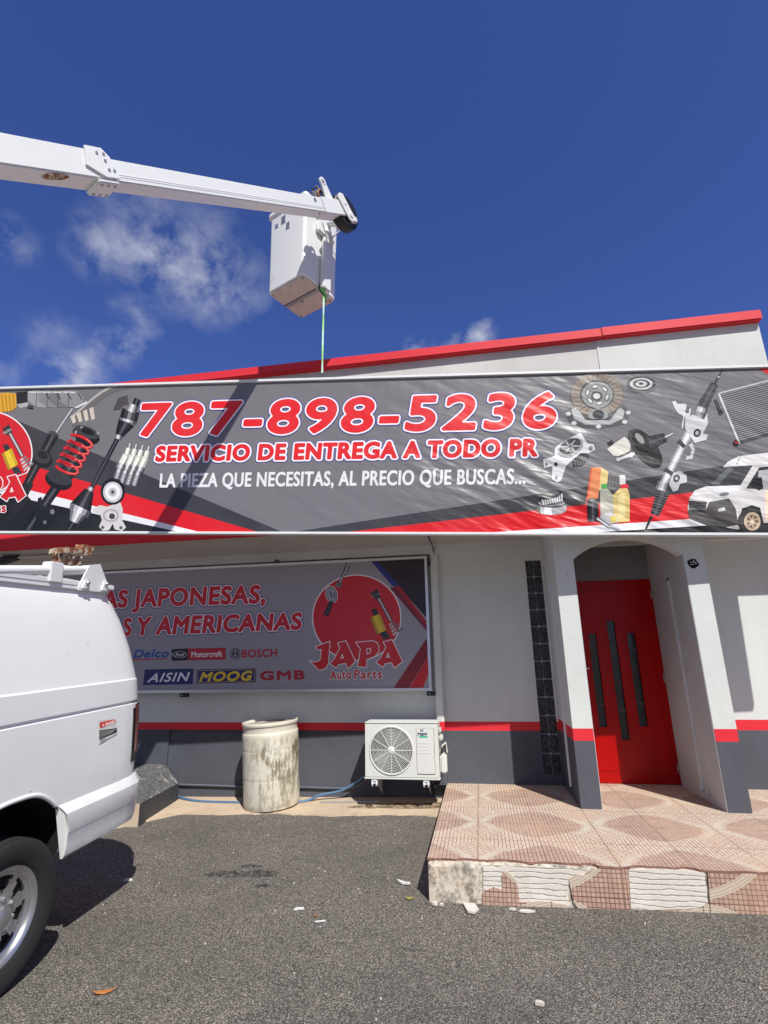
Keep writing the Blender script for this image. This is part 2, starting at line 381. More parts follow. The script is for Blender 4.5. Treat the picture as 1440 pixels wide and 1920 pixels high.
M_BARREL = k.done(c, .5, k.bump(k.noise(40, 4), .1, .003), spec=.4)

# black granite, speckled and splashed
k = NT('speckled_granite')
s1 = k.ramp(k.noise(85, 4, .8), [(.47, 0.0), (.60, 1.0)])
c = k.mix(s1, (.022, .023, .027), (.36, .36, .36))
s2 = k.ramp(k.noise(7, 8, .75, k.map((.45, 1.8, 1))), [(.56, 0.0), (.62, 1.0)])
c = k.mix(k.math('MULTIPLY', s2, .75), c, (.66, .62, .55))
M_GRAN = k.done(c, .3, k.bump(k.noise(60, 4), .1, .002))
k = NT('dark_granite_side')
s1 = k.ramp(k.noise(60, 5, .75), [(.56, 0.0), (.64, 1.0)])
c = k.mix(s1, (.045, .048, .055), (.16, .16, .165))
M_GRAND = k.done(c, .55)
k = NT('pale_plaster_end')
c = k.mix(k.ramp(k.noise(7, 6, .6), [(.35, 0.0), (.7, 1.0)]), (.60, .48, .36), (.50, .39, .28))
M_PLAST = k.done(c, .9, k.bump(k.noise(40, 5), .3, .004))

# door
k = NT('red_door_gloss')
c = k.mix(k.ramp(k.noise(2.2, 5, .6, k.map((3, 1, .6))), [(.35, 0.0), (.7, 1.0)]), (.42, .002, .002), (.33, .0015, .0015))
M_DOOR = k.done(c, .28, k.bump(k.noise(16, 4, .6, k.map((6, 1, .4))), .10, .004), spec=.22)
# glass block
k = NT('glass_block')
wv = k.noise(18, 3, .6, dist=1.2)
c = k.mix(k.ramp(wv, [(.40, 0.0), (.68, 1.0)]), (.006, .006, .009), (.045, .045, .052))
M_GBLK = k.done(c, .10, k.bump(wv, .9, .02), spec=.6)

# printed vinyl: one attribute carries the inks, shared creases
def vinyl(name, crease, rough):
    k = NT(name)
    at = k.n('ShaderNodeAttribute'); at.attribute_name = 'ink'
    P = k.xyz()
    col = k.mix(k.math('MULTIPLY', k.ramp(k.noise(1.2, 5, .6), [(.4, 0.0), (.8, 1.0)]), .10), at.outputs['Color'], (.3, .3, .3))
    vr = k.n('ShaderNodeTexWave', wave_type='BANDS', bands_direction='X'); vr.inputs['Scale'].default_value = 2.6
    vr.inputs['Distortion'].default_value = .35; vr.inputs['Detail'].default_value = 2
    k.t.links.new(k.map((1, .15, 0)), vr.inputs['Vector'])
    # long slanting creases gathered towards the loose right end
    def aniso(ang, sx, sy, loc): return k.map((sx, sy, 1), (0, 0, 0), loc, k.map((1, 1, 1), (0, 0, R(ang))))
    d1 = k.noise(1.0, 2, .4, aniso(33, .75, 5.5, (0, 0, 0)))
    d2 = k.noise(1.0, 3, .45, aniso(14, .9, 8.5, (3, 7, 0)))
    d3 = k.noise(1.0, 3, .5, aniso(-80, .9, 6.0, (1, 2, 0)))
    amt = k.ramp(k.math('DIVIDE', P[0], 10.0), [(.22, .06), (.40, .22), (.50, .75), (.62, 1.0), (.95, .75)])
    low = k.ramp(k.math('DIVIDE', P[1], 1.7), [(.0, 1.0), (.45, .75), (.8, .30), (1.0, .45)])
    amt = k.math('MULTIPLY', k.math('MULTIPLY', amt, low), k.ramp(k.noise(.9, 2, .5, k.map(loc=(9, 3, 0))), [(.34, .30), (.62, 1.0)]))
    hh = k.math('ADD', k.ramp(d1, [(.36, 0.0), (.66, 1.0)]), k.math('MULTIPLY', k.ramp(d2, [(.40, 0.0), (.68, 1.0)]), .40))
    hh = k.math('MULTIPLY', hh, amt)
    hh = k.math('ADD', hh, k.math('MULTIPLY', d3, .10))
    hh = k.math('ADD', hh, k.math('MULTIPLY', vr.outputs['Fac'], .018))
    return k.done(col, rough, k.bump(hh, 1.0, crease), spec=.5)
M_VINYL = vinyl('printed_banner_vinyl', .030, .36)
M_SIGNV = vinyl('printed_sign_vinyl', .004, .40)
k = NT('webbing_strap')
P = k.xyz()
c = k.mix(k.ramp(k.math('FRACT', k.math('MULTIPLY', P[2], 2.3)), [(.28, 0.0), (.36, 1.0), (.8, 1.0), (.86, 0.0)]), (.50, .72, .62), (.30, .66, .20))
M_STRAP = k.done(c, .7)
M_STRAPG = plain('dark_green_webbing', (.03, .13, .03), .75, dirt=.4, scale=40)
k = NT('decal_ink'); at = k.n('ShaderNodeAttribute'); at.attribute_name = 'ink'
M_DECAL = k.done(at.outputs['Color'], .4)

# ------------------------------------------------------------------ mesh helpers
def link(o, parent=None):
    COL.objects.link(o)
    if parent is not None: o.parent = parent
    return o
def thing(name, label, cat, loc=(0, 0, 0), group=None, matrix=None):
    o = bpy.data.objects.new(name, None); o.empty_display_size = .2; link(o)
    if matrix is not None: o.matrix_world = matrix
    else: o.location = loc
    o['label'] = label; o['category'] = cat
    if group: o['group'] = group
    return o
def tag(o, label, cat, group=None):
    o['label'] = label; o['category'] = cat
    if group: o['group'] = group
    return o
class MB:
    def __init__(s): s.bm = bmesh.new(); s.mats = []
    def mi(s, m):
        if m not in s.mats: s.mats.append(m)
        return s.mats.index(m)
    def face(s, pts, m, flip=False):
        vs = [s.bm.verts.new(p) for p in pts]
        if flip: vs.reverse()
        f = s.bm.faces.new(vs); f.material_index = s.mi(m); return f
    def prism(s, pts, vec, m, side=None):
        """extrude a planar outline along vec"""
        vec = Vector(vec); pts = [Vector(p) for p in pts]
        a = [s.bm.verts.new(p) for p in pts]; b = [s.bm.verts.new(p + vec) for p in pts]
        i, j = s.mi(m), s.mi(side or m); n = len(pts); fs = []
        f = s.bm.faces.new(list(reversed(a))); f.material_index = j; fs.append(f)
        f = s.bm.faces.new(b); f.material_index = i; fs.append(f)
        for q in range(n):
            f = s.bm.faces.new((a[q], a[(q + 1) % n], b[(q + 1) % n], b[q])); f.material_index = j; fs.append(f)
        return fs
    def box(s, x0, x1, y0, y1, z0, z1, m, bevel=0.0, seg=2, mat4=None):
        t = bmesh.new(); bmesh.ops.create_cube(t, size=1)
        for v in t.verts: v.co = Vector(((x0 + x1) / 2 + v.co.x * (x1 - x0), (y0 + y1) / 2 + v.co.y * (y1 - y0), (z0 + z1) / 2 + v.co.z * (z1 - z0)))
        if bevel: bmesh.ops.bevel(t, geom=list(t.edges), offset=bevel, segments=seg, affect='EDGES', clamp_overlap=True)
        if mat4: bmesh.ops.transform(t, matrix=mat4, verts=t.verts)
        s.add(t, m)
    def add(s, t, m):
        i = s.mi(m); mp = {}
        for v in t.verts: mp[v] = s.bm.verts.new(v.co)
        for f in t.faces:
            try: nf = s.bm.faces.new([mp[v] for v in f.verts])
            except ValueError: continue
            nf.material_index = i; nf.smooth = f.smooth
        t.free()
    def lathe(s, prof, m, seg=40, mat4=None, smooth=True, closed=False):
        """profile of (radius, height) about z"""
        t = bmesh.new(); rings = []
        for (r, z) in prof:
            if r < 1e-5: rings.append([t.verts.new((0, 0, z))] * seg)
            else: rings.append([t.verts.new((r * math.cos(2 * math.pi * i / seg), r * math.sin(2 * math.pi * i / seg), z)) for i in range(seg)])
        pairs = list(zip(rings, rings[1:])) + ([(rings[-1], rings[0])] if closed else [])
        for a, b in pairs:
            for i in range(seg):
                vs = [a[i], a[(i + 1) % seg], b[(i + 1) % seg], b[i]]; u = []
                for v in vs:
                    if v not in u: u.append(v)
                if len(u) > 2:
                    f = t.faces.new(u); f.smooth = smooth
        if mat4: bmesh.ops.transform(t, matrix=mat4, verts=t.verts)
        s.add(t, m)
    def tube(s, pts, r, m, seg=10, caps=True, flat=None):
        pts = [Vector(p) for p in pts]; t = bmesh.new(); rings = []; prev = None
        for i, p in enumerate(pts):
            d = (pts[min(i + 1, len(pts) - 1)] - pts[max(i - 1, 0)]).normalized()
            ref = prev if prev is not None else (Vector((0, 0, 1)) if abs(d.z) < .9 else Vector((0, 1, 0)))
            a = (ref - d * ref.dot(d)).normalized(); b = d.cross(a); prev = a
            rad = r[i] if isinstance(r, (list, tuple)) else r
            fl = flat or 1.0
            rings.append([t.verts.new(p + (a * math.cos(2 * math.pi * q / seg) + b * math.sin(2 * math.pi * q / seg) * fl) * rad) for q in range(seg)])
        for a, b in zip(rings, rings[1:]):
            for q in range(seg):
                f = t.faces.new((a[q], a[(q + 1) % seg], b[(q + 1) % seg], b[q])); f.smooth = True
        if caps:
            t.faces.new(list(reversed(rings[0]))); t.faces.new(rings[-1])
        s.add(t, m)
    def bands(s, foot, levels):
        """walls round a footprint painted in horizontal bands, closed above and below"""
        n = len(foot); allz = [levels[0][0]] + [l[1] for l in levels]
        rings = [[s.bm.verts.new((x, y, z)) for (x, y) in foot] for z in allz]
        for (a, b), (_, _, m) in zip(zip(rings, rings[1:]), levels):
            i = s.mi(m)
            for q in range(n):
                f = s.bm.faces.new((a[q], a[(q + 1) % n], b[(q + 1) % n], b[q])); f.material_index = i
        f = s.bm.faces.new(list(reversed(rings[0]))); f.material_index = s.mi(levels[0][2])
        f = s.bm.faces.new(rings[-1]); f.material_index = s.mi(levels[-1][2])
    def build(s, name, parent=None, smooth=None, fix=True):
        if fix: bmesh.ops.recalc_face_normals(s.bm, faces=s.bm.faces)
        me = bpy.data.meshes.new(name); s.bm.to_mesh(me); s.bm.free()
        for m in s.mats: me.materials.append(m)
        o = bpy.data.objects.new(name, me); link(o, parent)
        if smooth is not None:
            for p in me.polygons: p.use_smooth = True
            me.set_sharp_from_angle(angle=R(smooth))
        return o
def structure(o): o['kind'] = 'structure'; return o

# ------------------------------------------------------------------ lettering: outline of the built-in face, thickened by a distance field
_glyph = {}
def glyphs(text, spacing=1.0, shear=0.0):
    key = (text, spacing, shear)
    if key in _glyph: return _glyph[key]
    cu = bpy.data.curves.new('lettering', 'FONT'); cu.body = text; cu.space_character = spacing; cu.shear = shear
    cu.fill_mode = 'FRONT'; cu.resolution_u = 6
    ob = bpy.data.objects.new('lettering', cu); COL.objects.link(ob)
    me = bpy.data.meshes.new_from_object(ob.evaluated_get(bpy.context.evaluated_depsgraph_get()))
    bpy.data.objects.remove(ob); bpy.data.curves.remove(cu)
    bm = bmesh.new(); bm.from_mesh(me); bmesh.ops.remove_doubles(bm, verts=bm.verts, dist=1e-5)
    seg = np.array([[(*e.verts[0].co.xy,), (*e.verts[1].co.xy,)] for e in bm.edges if len(e.link_faces) == 1])
    bm.free(); bpy.data.meshes.remove(me)
    _glyph[key] = seg; return seg
def poly_segs(polys):
    out = []
    for p in polys:
        for a, b in zip(p, list(p[1:]) + [p[0]]): out.append((a, b))
    return np.array(out, float)
def field(seg, pad, cell):
    lo = seg.reshape(-1, 2).min(0) - pad - 2 * cell; hi = seg.reshape(-1, 2).max(0) + pad + 2 * cell
    nx, ny = int((hi[0] - lo[0]) / cell) + 2, int((hi[1] - lo[1]) / cell) + 2
    xs = lo[0] + np.arange(nx) * cell; ys = lo[1] + np.arange(ny) * cell + 1e-7
    D = np.full((ny, nx), (pad + 2 * cell) ** 2)
    for (a, b) in seg:
        m = pad + 2 * cell
        i0 = max(0, int((min(a[0], b[0]) - m - lo[0]) / cell)); i1 = min(nx, int((max(a[0], b[0]) + m - lo[0]) / cell) + 2)
        j0 = max(0, int((min(a[1], b[1]) - m - lo[1]) / cell)); j1 = min(ny, int((max(a[1], b[1]) + m - lo[1]) / cell) + 2)
        X, Y = np.meshgrid(xs[i0:i1], ys[j0:j1]); d = b - a; L = d @ d
        t = np.clip(((X - a[0]) * d[0] + (Y - a[1]) * d[1]) / max(L, 1e-14), 0, 1)
        q = (X - a[0] - t * d[0]) ** 2 + (Y - a[1] - t * d[1]) ** 2
        D[j0:j1, i0:i1] = np.minimum(D[j0:j1, i0:i1], q)
    D = np.sqrt(D)
    A, B = seg[:, 0], seg[:, 1]
    for j, y in enumerate(ys):
        m = (A[:, 1] > y) != (B[:, 1] > y)
        if not m.any(): continue
        a, b = A[m], B[m]; cx = np.sort(a[:, 0] + (y - a[:, 1]) / (b[:, 1] - a[:, 1]) * (b[:, 0] - a[:, 0]))
        ins = np.searchsorted(cx, xs) % 2 == 1
        D[j, ins] *= -1
    return D, lo, cell
def rdp(P, eps):
    if len(P) < 3: return P
    a, b = P[0], P[-1]; d = b - a; L = np.hypot(*d)
    q = P - a
    dist = np.abs(q[:, 0] * d[1] - q[:, 1] * d[0]) / L if L > 1e-9 else np.hypot(q[:, 0], q[:, 1])
    i = int(dist.argmax())
    if dist[i] < eps: return np.array([a, b])
    return np.vstack([rdp(P[:i + 1], eps)[:-1], rdp(P[i:], eps)])
def loops(fld, iso, eps=None):
    D, lo, c = fld; V = D - iso; V = np.where(V == 0, 1e-9, V); S = V < 0
    code = S[:-1, :-1] * 1 + S[:-1, 1:] * 2 + S[1:, 1:] * 4 + S[1:, :-1] * 8
    jj, ii = np.nonzero((code > 0) & (code < 15)); nxt = {}
    def pt(k_):
        kind, j, i = k_
        if kind == 0: t = V[j, i] / (V[j, i] - V[j, i + 1]); return (lo[0] + (i + t) * c, lo[1] + j * c)
        t = V[j, i] / (V[j, i] - V[j + 1, i]); return (lo[0] + i * c, lo[1] + (j + t) * c)
    T = {1: [('L', 'B')], 2: [('B', 'R')], 3: [('L', 'R')], 4: [('R', 'T')], 5: [('L', 'B'), ('R', 'T')], 6: [('B', 'T')], 7: [('L', 'T')],
         8: [('T', 'L')], 9: [('T', 'B')], 10: [('B', 'R'), ('T', 'L')], 11: [('T', 'R')], 12: [('R', 'L')], 13: [('R', 'B')], 14: [('B', 'L')]}
    for j, i in zip(jj, ii):
        E = {'B': (0, j, i), 'T': (0, j + 1, i), 'L': (1, j, i), 'R': (1, j, i + 1)}
        for (a, b) in T[int(code[j, i])]: nxt[E[a]] = E[b]
    out = []
    while nxt:
        st, cur = next(iter(nxt.items())); L = [st]; del nxt[st]
        while cur != st and cur in nxt:
            L.append(cur); cur = nxt.pop(cur)
        P = np.array([pt(q) for q in L])
        if len(P) < 4: continue
        h = len(P) // 2
        Q = np.vstack([rdp(P[:h + 1], eps or c * .12)[:-1], rdp(np.vstack([P[h:], P[:1]]), eps or c * .12)[:-1]])
        if len(Q) > 2: out.append(Q)
    return out
def area(P): x, y = P[:, 0], P[:, 1]; return .5 * float(np.sum(x * np.roll(y, -1) - y * np.roll(x, -1)))
def inside(p, P):
    x, y = p; A = P; B = np.roll(P, -1, 0); m = (A[:, 1] > y) != (B[:, 1] > y)
    if not m.any(): return False
    a, b = A[m], B[m]; return int(np.sum(a[:, 0] + (y - a[:, 1]) / (b[:, 1] - a[:, 1]) * (b[:, 0] - a[:, 0]) > x)) % 2 == 1

class Print:
    """inks laid on a flat sheet; x along, y up, z towards the viewer"""
    STEP = .00045
    def __init__(s, conv=None): s.v = []; s.f = []; s.c = []; s.conv = conv; s.base = 1
    def P(s, p): return s.conv(*p) if s.conv else p
    def tri(s, pts, tris, col, lay):
        o = len(s.v); z = lay * s.STEP
        s.v += [(p[0], p[1], z) for p in pts]
        for t in tris:
            a, b, c = (pts[i] for i in t)
            if (b[0] - a[0]) * (c[1] - a[1]) - (b[1] - a[1]) * (c[0] - a[0]) < 0: t = (t[0], t[2], t[1])
            s.f.append(tuple(i + o for i in t)); s.c.append(col)
    def loops(s, ls, col, lay):
        outer = [l for l in ls if area(l) > 0] ; holes = [l for l in ls if area(l) <= 0]
        if sum(area(l) for l in ls) < 0: outer, holes = holes, outer
        for o in outer:
            hs = [h for h in holes if inside(h[0], o)]
            allp = [o] + hs; pts = [tuple(p) for l in allp for p in l]
            tr = tessellate_polygon([[Vector((p[0], p[1], 0)) for p in l] for l in allp])
            s.tri(pts, tr, col, lay)
    def poly(s, pts, col, lay=1):
        q = [s.P(p) for p in pts]
        tr = tessellate_polygon([[Vector((p[0], p[1], 0)) for p in q]]); s.tri(q, tr, srgb(*col), lay)
    def disc(s, cx, cy, rx, ry, col, lay=1, rot=0, n=36, hole=0):
        ca, sa = math.cos(R(rot)), math.sin(R(rot))
        ring = lambda k: [(cx + k * (rx * math.cos(a) * ca - ry * math.sin(a) * sa), cy + k * (rx * math.cos(a) * sa + ry * math.sin(a) * ca)) for a in [2 * math.pi * i / n for i in range(n)]]
        if not hole: s.poly(ring(1), col, lay)
        else:
            a = [s.P(p) for p in ring(1)]; b = [s.P(p) for p in ring(hole)]
            s.tri(a + b, [t for i in range(n) for t in ((i, (i + 1) % n, n + i), ((i + 1) % n, n + (i + 1) % n, n + i))], srgb(*col), lay)
    def bar(s, p, q, w0, w1, cols, lay=1):
        """a round bar printed as lengthwise tones"""
        p, q = np.array(p, float), np.array(q, float); d = q - p; nn = np.array([-d[1], d[0]]) / np.hypot(*d); n = len(cols)
        for i, c in enumerate(cols):
            a, b = i / n * 2 - 1, (i + 1) / n * 2 - 1
            s.poly([p + nn * w0 * a, q + nn * w1 * a, q + nn * w1 * b, p + nn * w0 * b], c, lay)
    def text(s, txt, quad, layers, lay, spacing=1.06, shear=0.0, cap=None, cell=None):
        """letters fitted in a quad (top-left, top-right, bottom-right, bottom-left); layers = [(growth in m, colour)] widest first"""
        seg = glyphs(txt, spacing, shear).copy(); f = seg.reshape(-1, 2)
        x0, x1 = f[:, 0].min(), f[:, 0].max(); y0, y1 = (0, cap) if cap else (f[:, 1].min(), f[:, 1].max())
        tl, tr, br, bl = [np.array(s.P(p), float) for p in quad]
        U = ((f[:, 0] - x0) / (x1 - x0))[:, None]; V_ = ((f[:, 1] - y0) / (y1 - y0))[:, None]
        g = (bl * (1 - U) + br * U) * (1 - V_) + (tl * (1 - U) + tr * U) * V_
        s.field_layers(g.reshape(-1, 2, 2), np.hypot(*(tl - bl)), layers, lay, cell)
    def field_layers(s, seg, h, layers, lay, cell=None):
        cell = cell or h / 34
        fl = field(seg, max(l[0] for l in layers) + cell, cell)
        for i, (g, col) in enumerate(layers): s.loops(loops(fl, g), srgb(*col), lay + i)
    def shape(s, polys, layers, lay, cell):
        seg = poly_segs([[s.P(p) for p in q] for q in polys]); s.field_layers(seg, 1, layers, lay, cell)
    def build(s, name, mat, parent):
        me = bpy.data.meshes.new(name); me.from_pydata(s.v, [], s.f); me.materials.append(mat)
        at = me.color_attributes.new('ink', 'FLOAT_COLOR', 'CORNER')
        buf = np.ones((len(me.loops), 4), np.float32); i = 0
        for f, c in zip(s.f, s.c):
            for _ in f: buf[i, :3] = c; i += 1
        at.data.foreach_set('color', buf.ravel()); me.update()
        return link(bpy.data.objects.new(name, me), parent)

# ------------------------------------------------------------------ ground
def gz(x, y): return -.25 + .04 * (max(-12, min(9, y)) - 3.985) + .02 * (max(-10, min(8, x)) + .42)
def on_ground(px, py, dz=0.0):
    z = -.2
    for _ in range(20):
        p = on_z(px, py, z); z = gz(p.x, p.y) + dz
    return on_z(px, py, z)
mb = MB()
xs = [-600, -200, -60, -10, -4, -2, 0, 2, 4, 8, 60, 200, 600]; ys = [-600, -200, -60, -12, -4, 0, 2, 3, 4, 5, 6, 9, 60, 200, 600]
gv = [[mb.bm.verts.new((x, y, gz(x, y))) for x in xs] for y in ys]
for j in range(len(ys) - 1):
    for i in range(len(xs) - 1):
        f = mb.bm.faces.new((gv[j][i], gv[j][i + 1], gv[j + 1][i + 1], gv[j + 1][i])); f.material_index = mb.mi(M_ASPH)
structure(mb.build('ground'))

# beige concrete strip along the foot of the wall, ragged where the asphalt meets it
front = []
for i in range(150):
    x = -9 + i * (8.6 / 149)
    y = 5.70 if x > -3.15 else (5.70 - (-3.15 - x) * 1.08 if x > -3.62 else 5.19)
    y += .022 * math.sin(x * 5.1) + .012 * math.sin(x * 17) + random.uniform(-.012, .012)
    front.append((x, y))
mb = MB()
ring = front + [(-.40, 6.4), (-9, 6.4)]
top = [mb.bm.verts.new((x, y, gz(x, y) + .014)) for x, y in front]; bk = [mb.bm.verts.new((x, 6.4, gz(x, 6.4) + .014)) for x, y in front]
lo = [mb.bm.verts.new((x, y - .01, gz(x, y) - .03)) for x, y in front]
for i in range(len(front) - 1):
    for q in ((top[i], top[i + 1], bk[i + 1], bk[i]), (lo[i], lo[i + 1], top[i + 1], top[i])):
        f = mb.bm.faces.new(q); f.material_index = mb.mi(M_APRON)
structure(mb.build('pavement_strip'))

# ------------------------------------------------------------------ building
def child_world(o, parent, base):
    o.parent = parent; o.matrix_parent_inverse = Matrix.Translation(base).inverted(); return o
BASE = Vector((0, 6.25, 0))
shop = thing('shop_building', 'single storey white shop with red band, slate dado and red capped parapet', 'shop building', BASE)
def bpart(mb, name, **kw): return child_world(mb.build(name, **kw), shop, BASE)
YW = 6.25
def wall_levels(z0, s0, s1, z1): return [(z0, s0, M_DADO), (s0, s1, M_RED), (s1, z1, M_WALL)]
def rect(x0, x1, y0, y1): return [(x0, y0), (x1, y0), (x1, y1), (x0, y1)]
mb = MB()
mb.bands(rect(-9, -3.72, YW, 6.5), wall_levels(-.8, .523, .603, 2.78))
mb.bands(rect(-3.72, -.56, 6.279, 6.5), [(-.8, .523, M_DADO)])
mb.bands(rect(-3.72, -.56, 6.246, 6.5), [(.523, .603, M_RED)])
mb.bands(rect(-3.72, -.56, YW, 6.5), [(.603, 2.78, M_WALL)])
mb.bands(rect(-.56, .60, YW, 6.5), wall_levels(-.8, .525, .618, 2.78))
mb.bands(rect(.60, .777, YW, 6.5), [(-.8, .11, M_DADO)]); mb.bands(rect(.60, .777, YW, 6.5), [(2.375, 2.78, M_WALL)])
mb.bands(rect(.777, .80, YW, 6.5), wall_levels(-.8, .525, .618, 2.78))
mb.bands(rect(2.15, 4.6, YW, 6.5), wall_levels(-.8, .541, .640, 2.78))
bpart(mb, 'front_wall')
for x0, x1 in ((.795, .97), (1.973, 2.156)):
    mb = MB(); mb.bands(rect(x0, x1, 5.33, 6.47), wall_levels(-.3, .550, .652, 2.76)); bpart(mb, 'pillar')
# inner faces of the doorway recess, painted plain grey
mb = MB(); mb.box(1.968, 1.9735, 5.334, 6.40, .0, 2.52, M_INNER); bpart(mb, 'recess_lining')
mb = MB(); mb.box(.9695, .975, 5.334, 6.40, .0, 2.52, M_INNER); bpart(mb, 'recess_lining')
mb = MB(); mb.box(.9705, 1.9725, 6.388, 6.46, 2.125, 2.80, painted_wall('lintel_shade_grey', (.24, .24, .245))); bpart(mb, 'lintel')  # lintel grey darkened: the recess's deep shade is put into the colour
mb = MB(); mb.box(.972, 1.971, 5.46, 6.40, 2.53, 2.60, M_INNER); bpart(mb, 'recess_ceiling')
pts = [(.97, 2.76), (.97, 2.195)]
for i in range(0, 25):
    t = i / 24; x = .97 + 1.003 * t
    c0, h0, w0 = 1.4715, .195, .5015; Rr = (w0 * w0 + h0 * h0) / (2 * h0)
    pts.append((x, 2.39 - Rr + math.sqrt(Rr * Rr - (x - c0) ** 2)))
pts += [(1.973, 2.76)]
mb = MB(); mb.prism([(x, 5.331, z) for x, z in pts], (0, .14, 0), M_WALL); bpart(mb, 'arch')
# eaves, fascia, parapet, cap
mb = MB(); mb.prism([(-9, 5.70, 2.712), (-9, 6.15, 2.60), (-9, 6.15, 2.74), (-9, 5.70, 2.85)], (12.6, 0, 0), M_SOFFIT); bpart(mb, 'soffit')
mb = MB(); mb.box(-9, 3.6, 6.15, 6.249, 2.49, 2.77, M_WALL); bpart(mb, 'beam')
mb = MB(); mb.box(-9.0, 3.6, 5.64, 5.699, 2.705, 3.10, M_RED, .006); bpart(mb, 'fascia')
SEAM = on_y(1120, 660, 5.7).x
mb = MB()
mb.box(-9, SEAM - .002, 5.70, 5.86, 2.852, 4.835, M_WALLW); mb.box(SEAM, 3.30, 5.692, 5.86, 2.852, 4.835, M_WALL)
bpart(mb, 'parapet')
mb = MB(); mb.box(-9.05, SEAM + .05, 5.615, 5.94, 4.826, 4.945, M_RED, .010); mb.box(SEAM + .053, 3.315, 5.612, 5.94, 4.829, 4.951, M_RED, .010); bpart(mb, 'parapet_cap')
mb = MB(); mb.box(-9, 3.30, 5.87, 13.0, 2.80, 3.0, M_CONC); bpart(mb, 'roof')
mb = MB(); mb.box(-9, -8.8, 6.51, 13, -.9, 2.79, M_WALL); mb.box(4.4, 4.6, 6.51, 13, -.9, 2.79, M_WALL); mb.box(-8.79, 4.39, 12.8, 13, -.9, 2.79, M_WALL)
mb.box(3.0, 3.29, 5.88, 13, 3.01, 4.78, M_WALL); mb.box(3.31, 4.6, 5.9, 13, 2.8, 3.0, M_CONC); bpart(mb, 'side_wall')

# drainpipe painted to match the bands
def rrect(x0, x1, y0, y1, r=.02, n=4):
    o = []
    for cx, cy, a0 in ((x1 - r, y0 + r, -90), (x1 - r, y1 - r, 0), (x0 + r, y1 - r, 90), (x0 + r, y0 + r, 180)):
        o += [(cx + r * math.cos(R(a0 + 90 * i / n)), cy + r * math.sin(R(a0 + 90 * i / n))) for i in range(n + 1)]
    return o
mb = MB(); mb.bands(rrect(-.503, -.413, 6.155, 6.246), [(.0, .535, M_DADO), (.535, .625, M_RED), (.625, 2.488, M_WALL)])
bpart(mb, 'drainpipe', smooth=40)
mb = MB(); mb.tube([(-.49, 5.9, 2.65), (-.47, 6.05, 2.60), (-.455, 6.14, 2.56), (-.45, 6.145, 2.50)], .006, M_BLACK, 6)
mb.tube([(-.45, 6.05, 2.61), (-.43, 6.14, 2.56), (-.44, 6.146, 2.51), (-.41, 6.147, 2.54)], .005, M_PIPE, 6); bpart(mb, 'cable')
for x, y in ((1.966, 5.79), (.797, 5.77)):
    mb = MB(); mb.tube([(x, y, .09), (x, y, 2.02)], .021, M_INNER if x > 1 else M_PIPE, 10)
    if x > 1:
        mb.tube([(x - .004, y, .085), (x - .03, y, .085)], .018, M_PIPE, 10); mb.tube([(x + .004, y - .13, .095), (x - .012, y - .13, .095)], .026, M_INNER, 12)
        mb.tube([(x, y + .004, 2.018), (x - .016, y + .004, 2.03)], .02, M_BLACK, 8)
    bpart(mb, 'conduit', smooth=40)
# open round box with loose wires in the right pillar
mb = MB()
c = Vector((2.046, 5.33, 2.105))
n = 22; prof = [.047 * random.uniform(.86, 1.1) for _ in range(n)]
mb.face([(c.x + prof[i] * math.cos(2 * math.pi * i / n), 5.327, c.z + prof[i] * math.sin(2 * math.pi * i / n)) for i in range(n)], M_DARK)
for i in range(6):
    a = random.uniform(0, 6.28); b = a + random.uniform(1, 3)
    mb.tube([(c.x + .03 * math.cos(a), 5.324, c.z + .03 * math.sin(a)), (c.x + random.uniform(-.012, .012), 5.31, c.z + random.uniform(-.012, .012)), (c.x + .03 * math.cos(b), 5.324, c.z + .03 * math.sin(b))], .0035, M_PAPER if i % 2 else M_BLACK, 6)
bpart(mb, 'wiring_box')
mb = MB(); mb.tube([(.905, 5.331, 2.055), (.905, 5.322, 2.055)], .006, M_BLACK, 8); bpart(mb, 'screw_hole')
for x in (.875, .915):
    mb = MB(); mb.tube([(x, 5.331, 2.013), (x, 5.326, 2.013)], .012, M_WALL, 10); bpart(mb, 'wall_plug')
# white conduit under the eaves at the left, ending in a black lamp
mb = MB(); a, b = on_z(30, 1046, 2.64), on_z(365, 1025, 2.70)
mb.tube([a, b], .016, M_PIPE, 10); bpart(mb, 'eaves_conduit', smooth=40)
mb = MB(); mb.tube([a + Vector((.03, 0, 0)), a + Vector((-.22, .02, -.03))], [.035, .06], M_BLACK, 14); bpart(mb, 'eaves_lamp', smooth=40)

# glass block window
gw = MB(); gw.box(.601, .776, 6.30, 6.34, .111, 2.374, M_PIPE); gwo = bpart(gw, 'glass_block_window')
mb = MB(); rows = 12; hh = (2.375 - .11) / rows
for r_ in range(rows):
    for q in range(2):
        x0 = .601 + q * .0875
        mb.box(x0 + .004, x0 + .0835, 6.272, 6.304, .11 + r_ * hh + .007, .11 + (r_ + 1) * hh - .007, M_GBLK, .007)
g = child_world(mb.build('glass_pane', smooth=40), gwo, BASE); g.matrix_parent_inverse = Matrix()

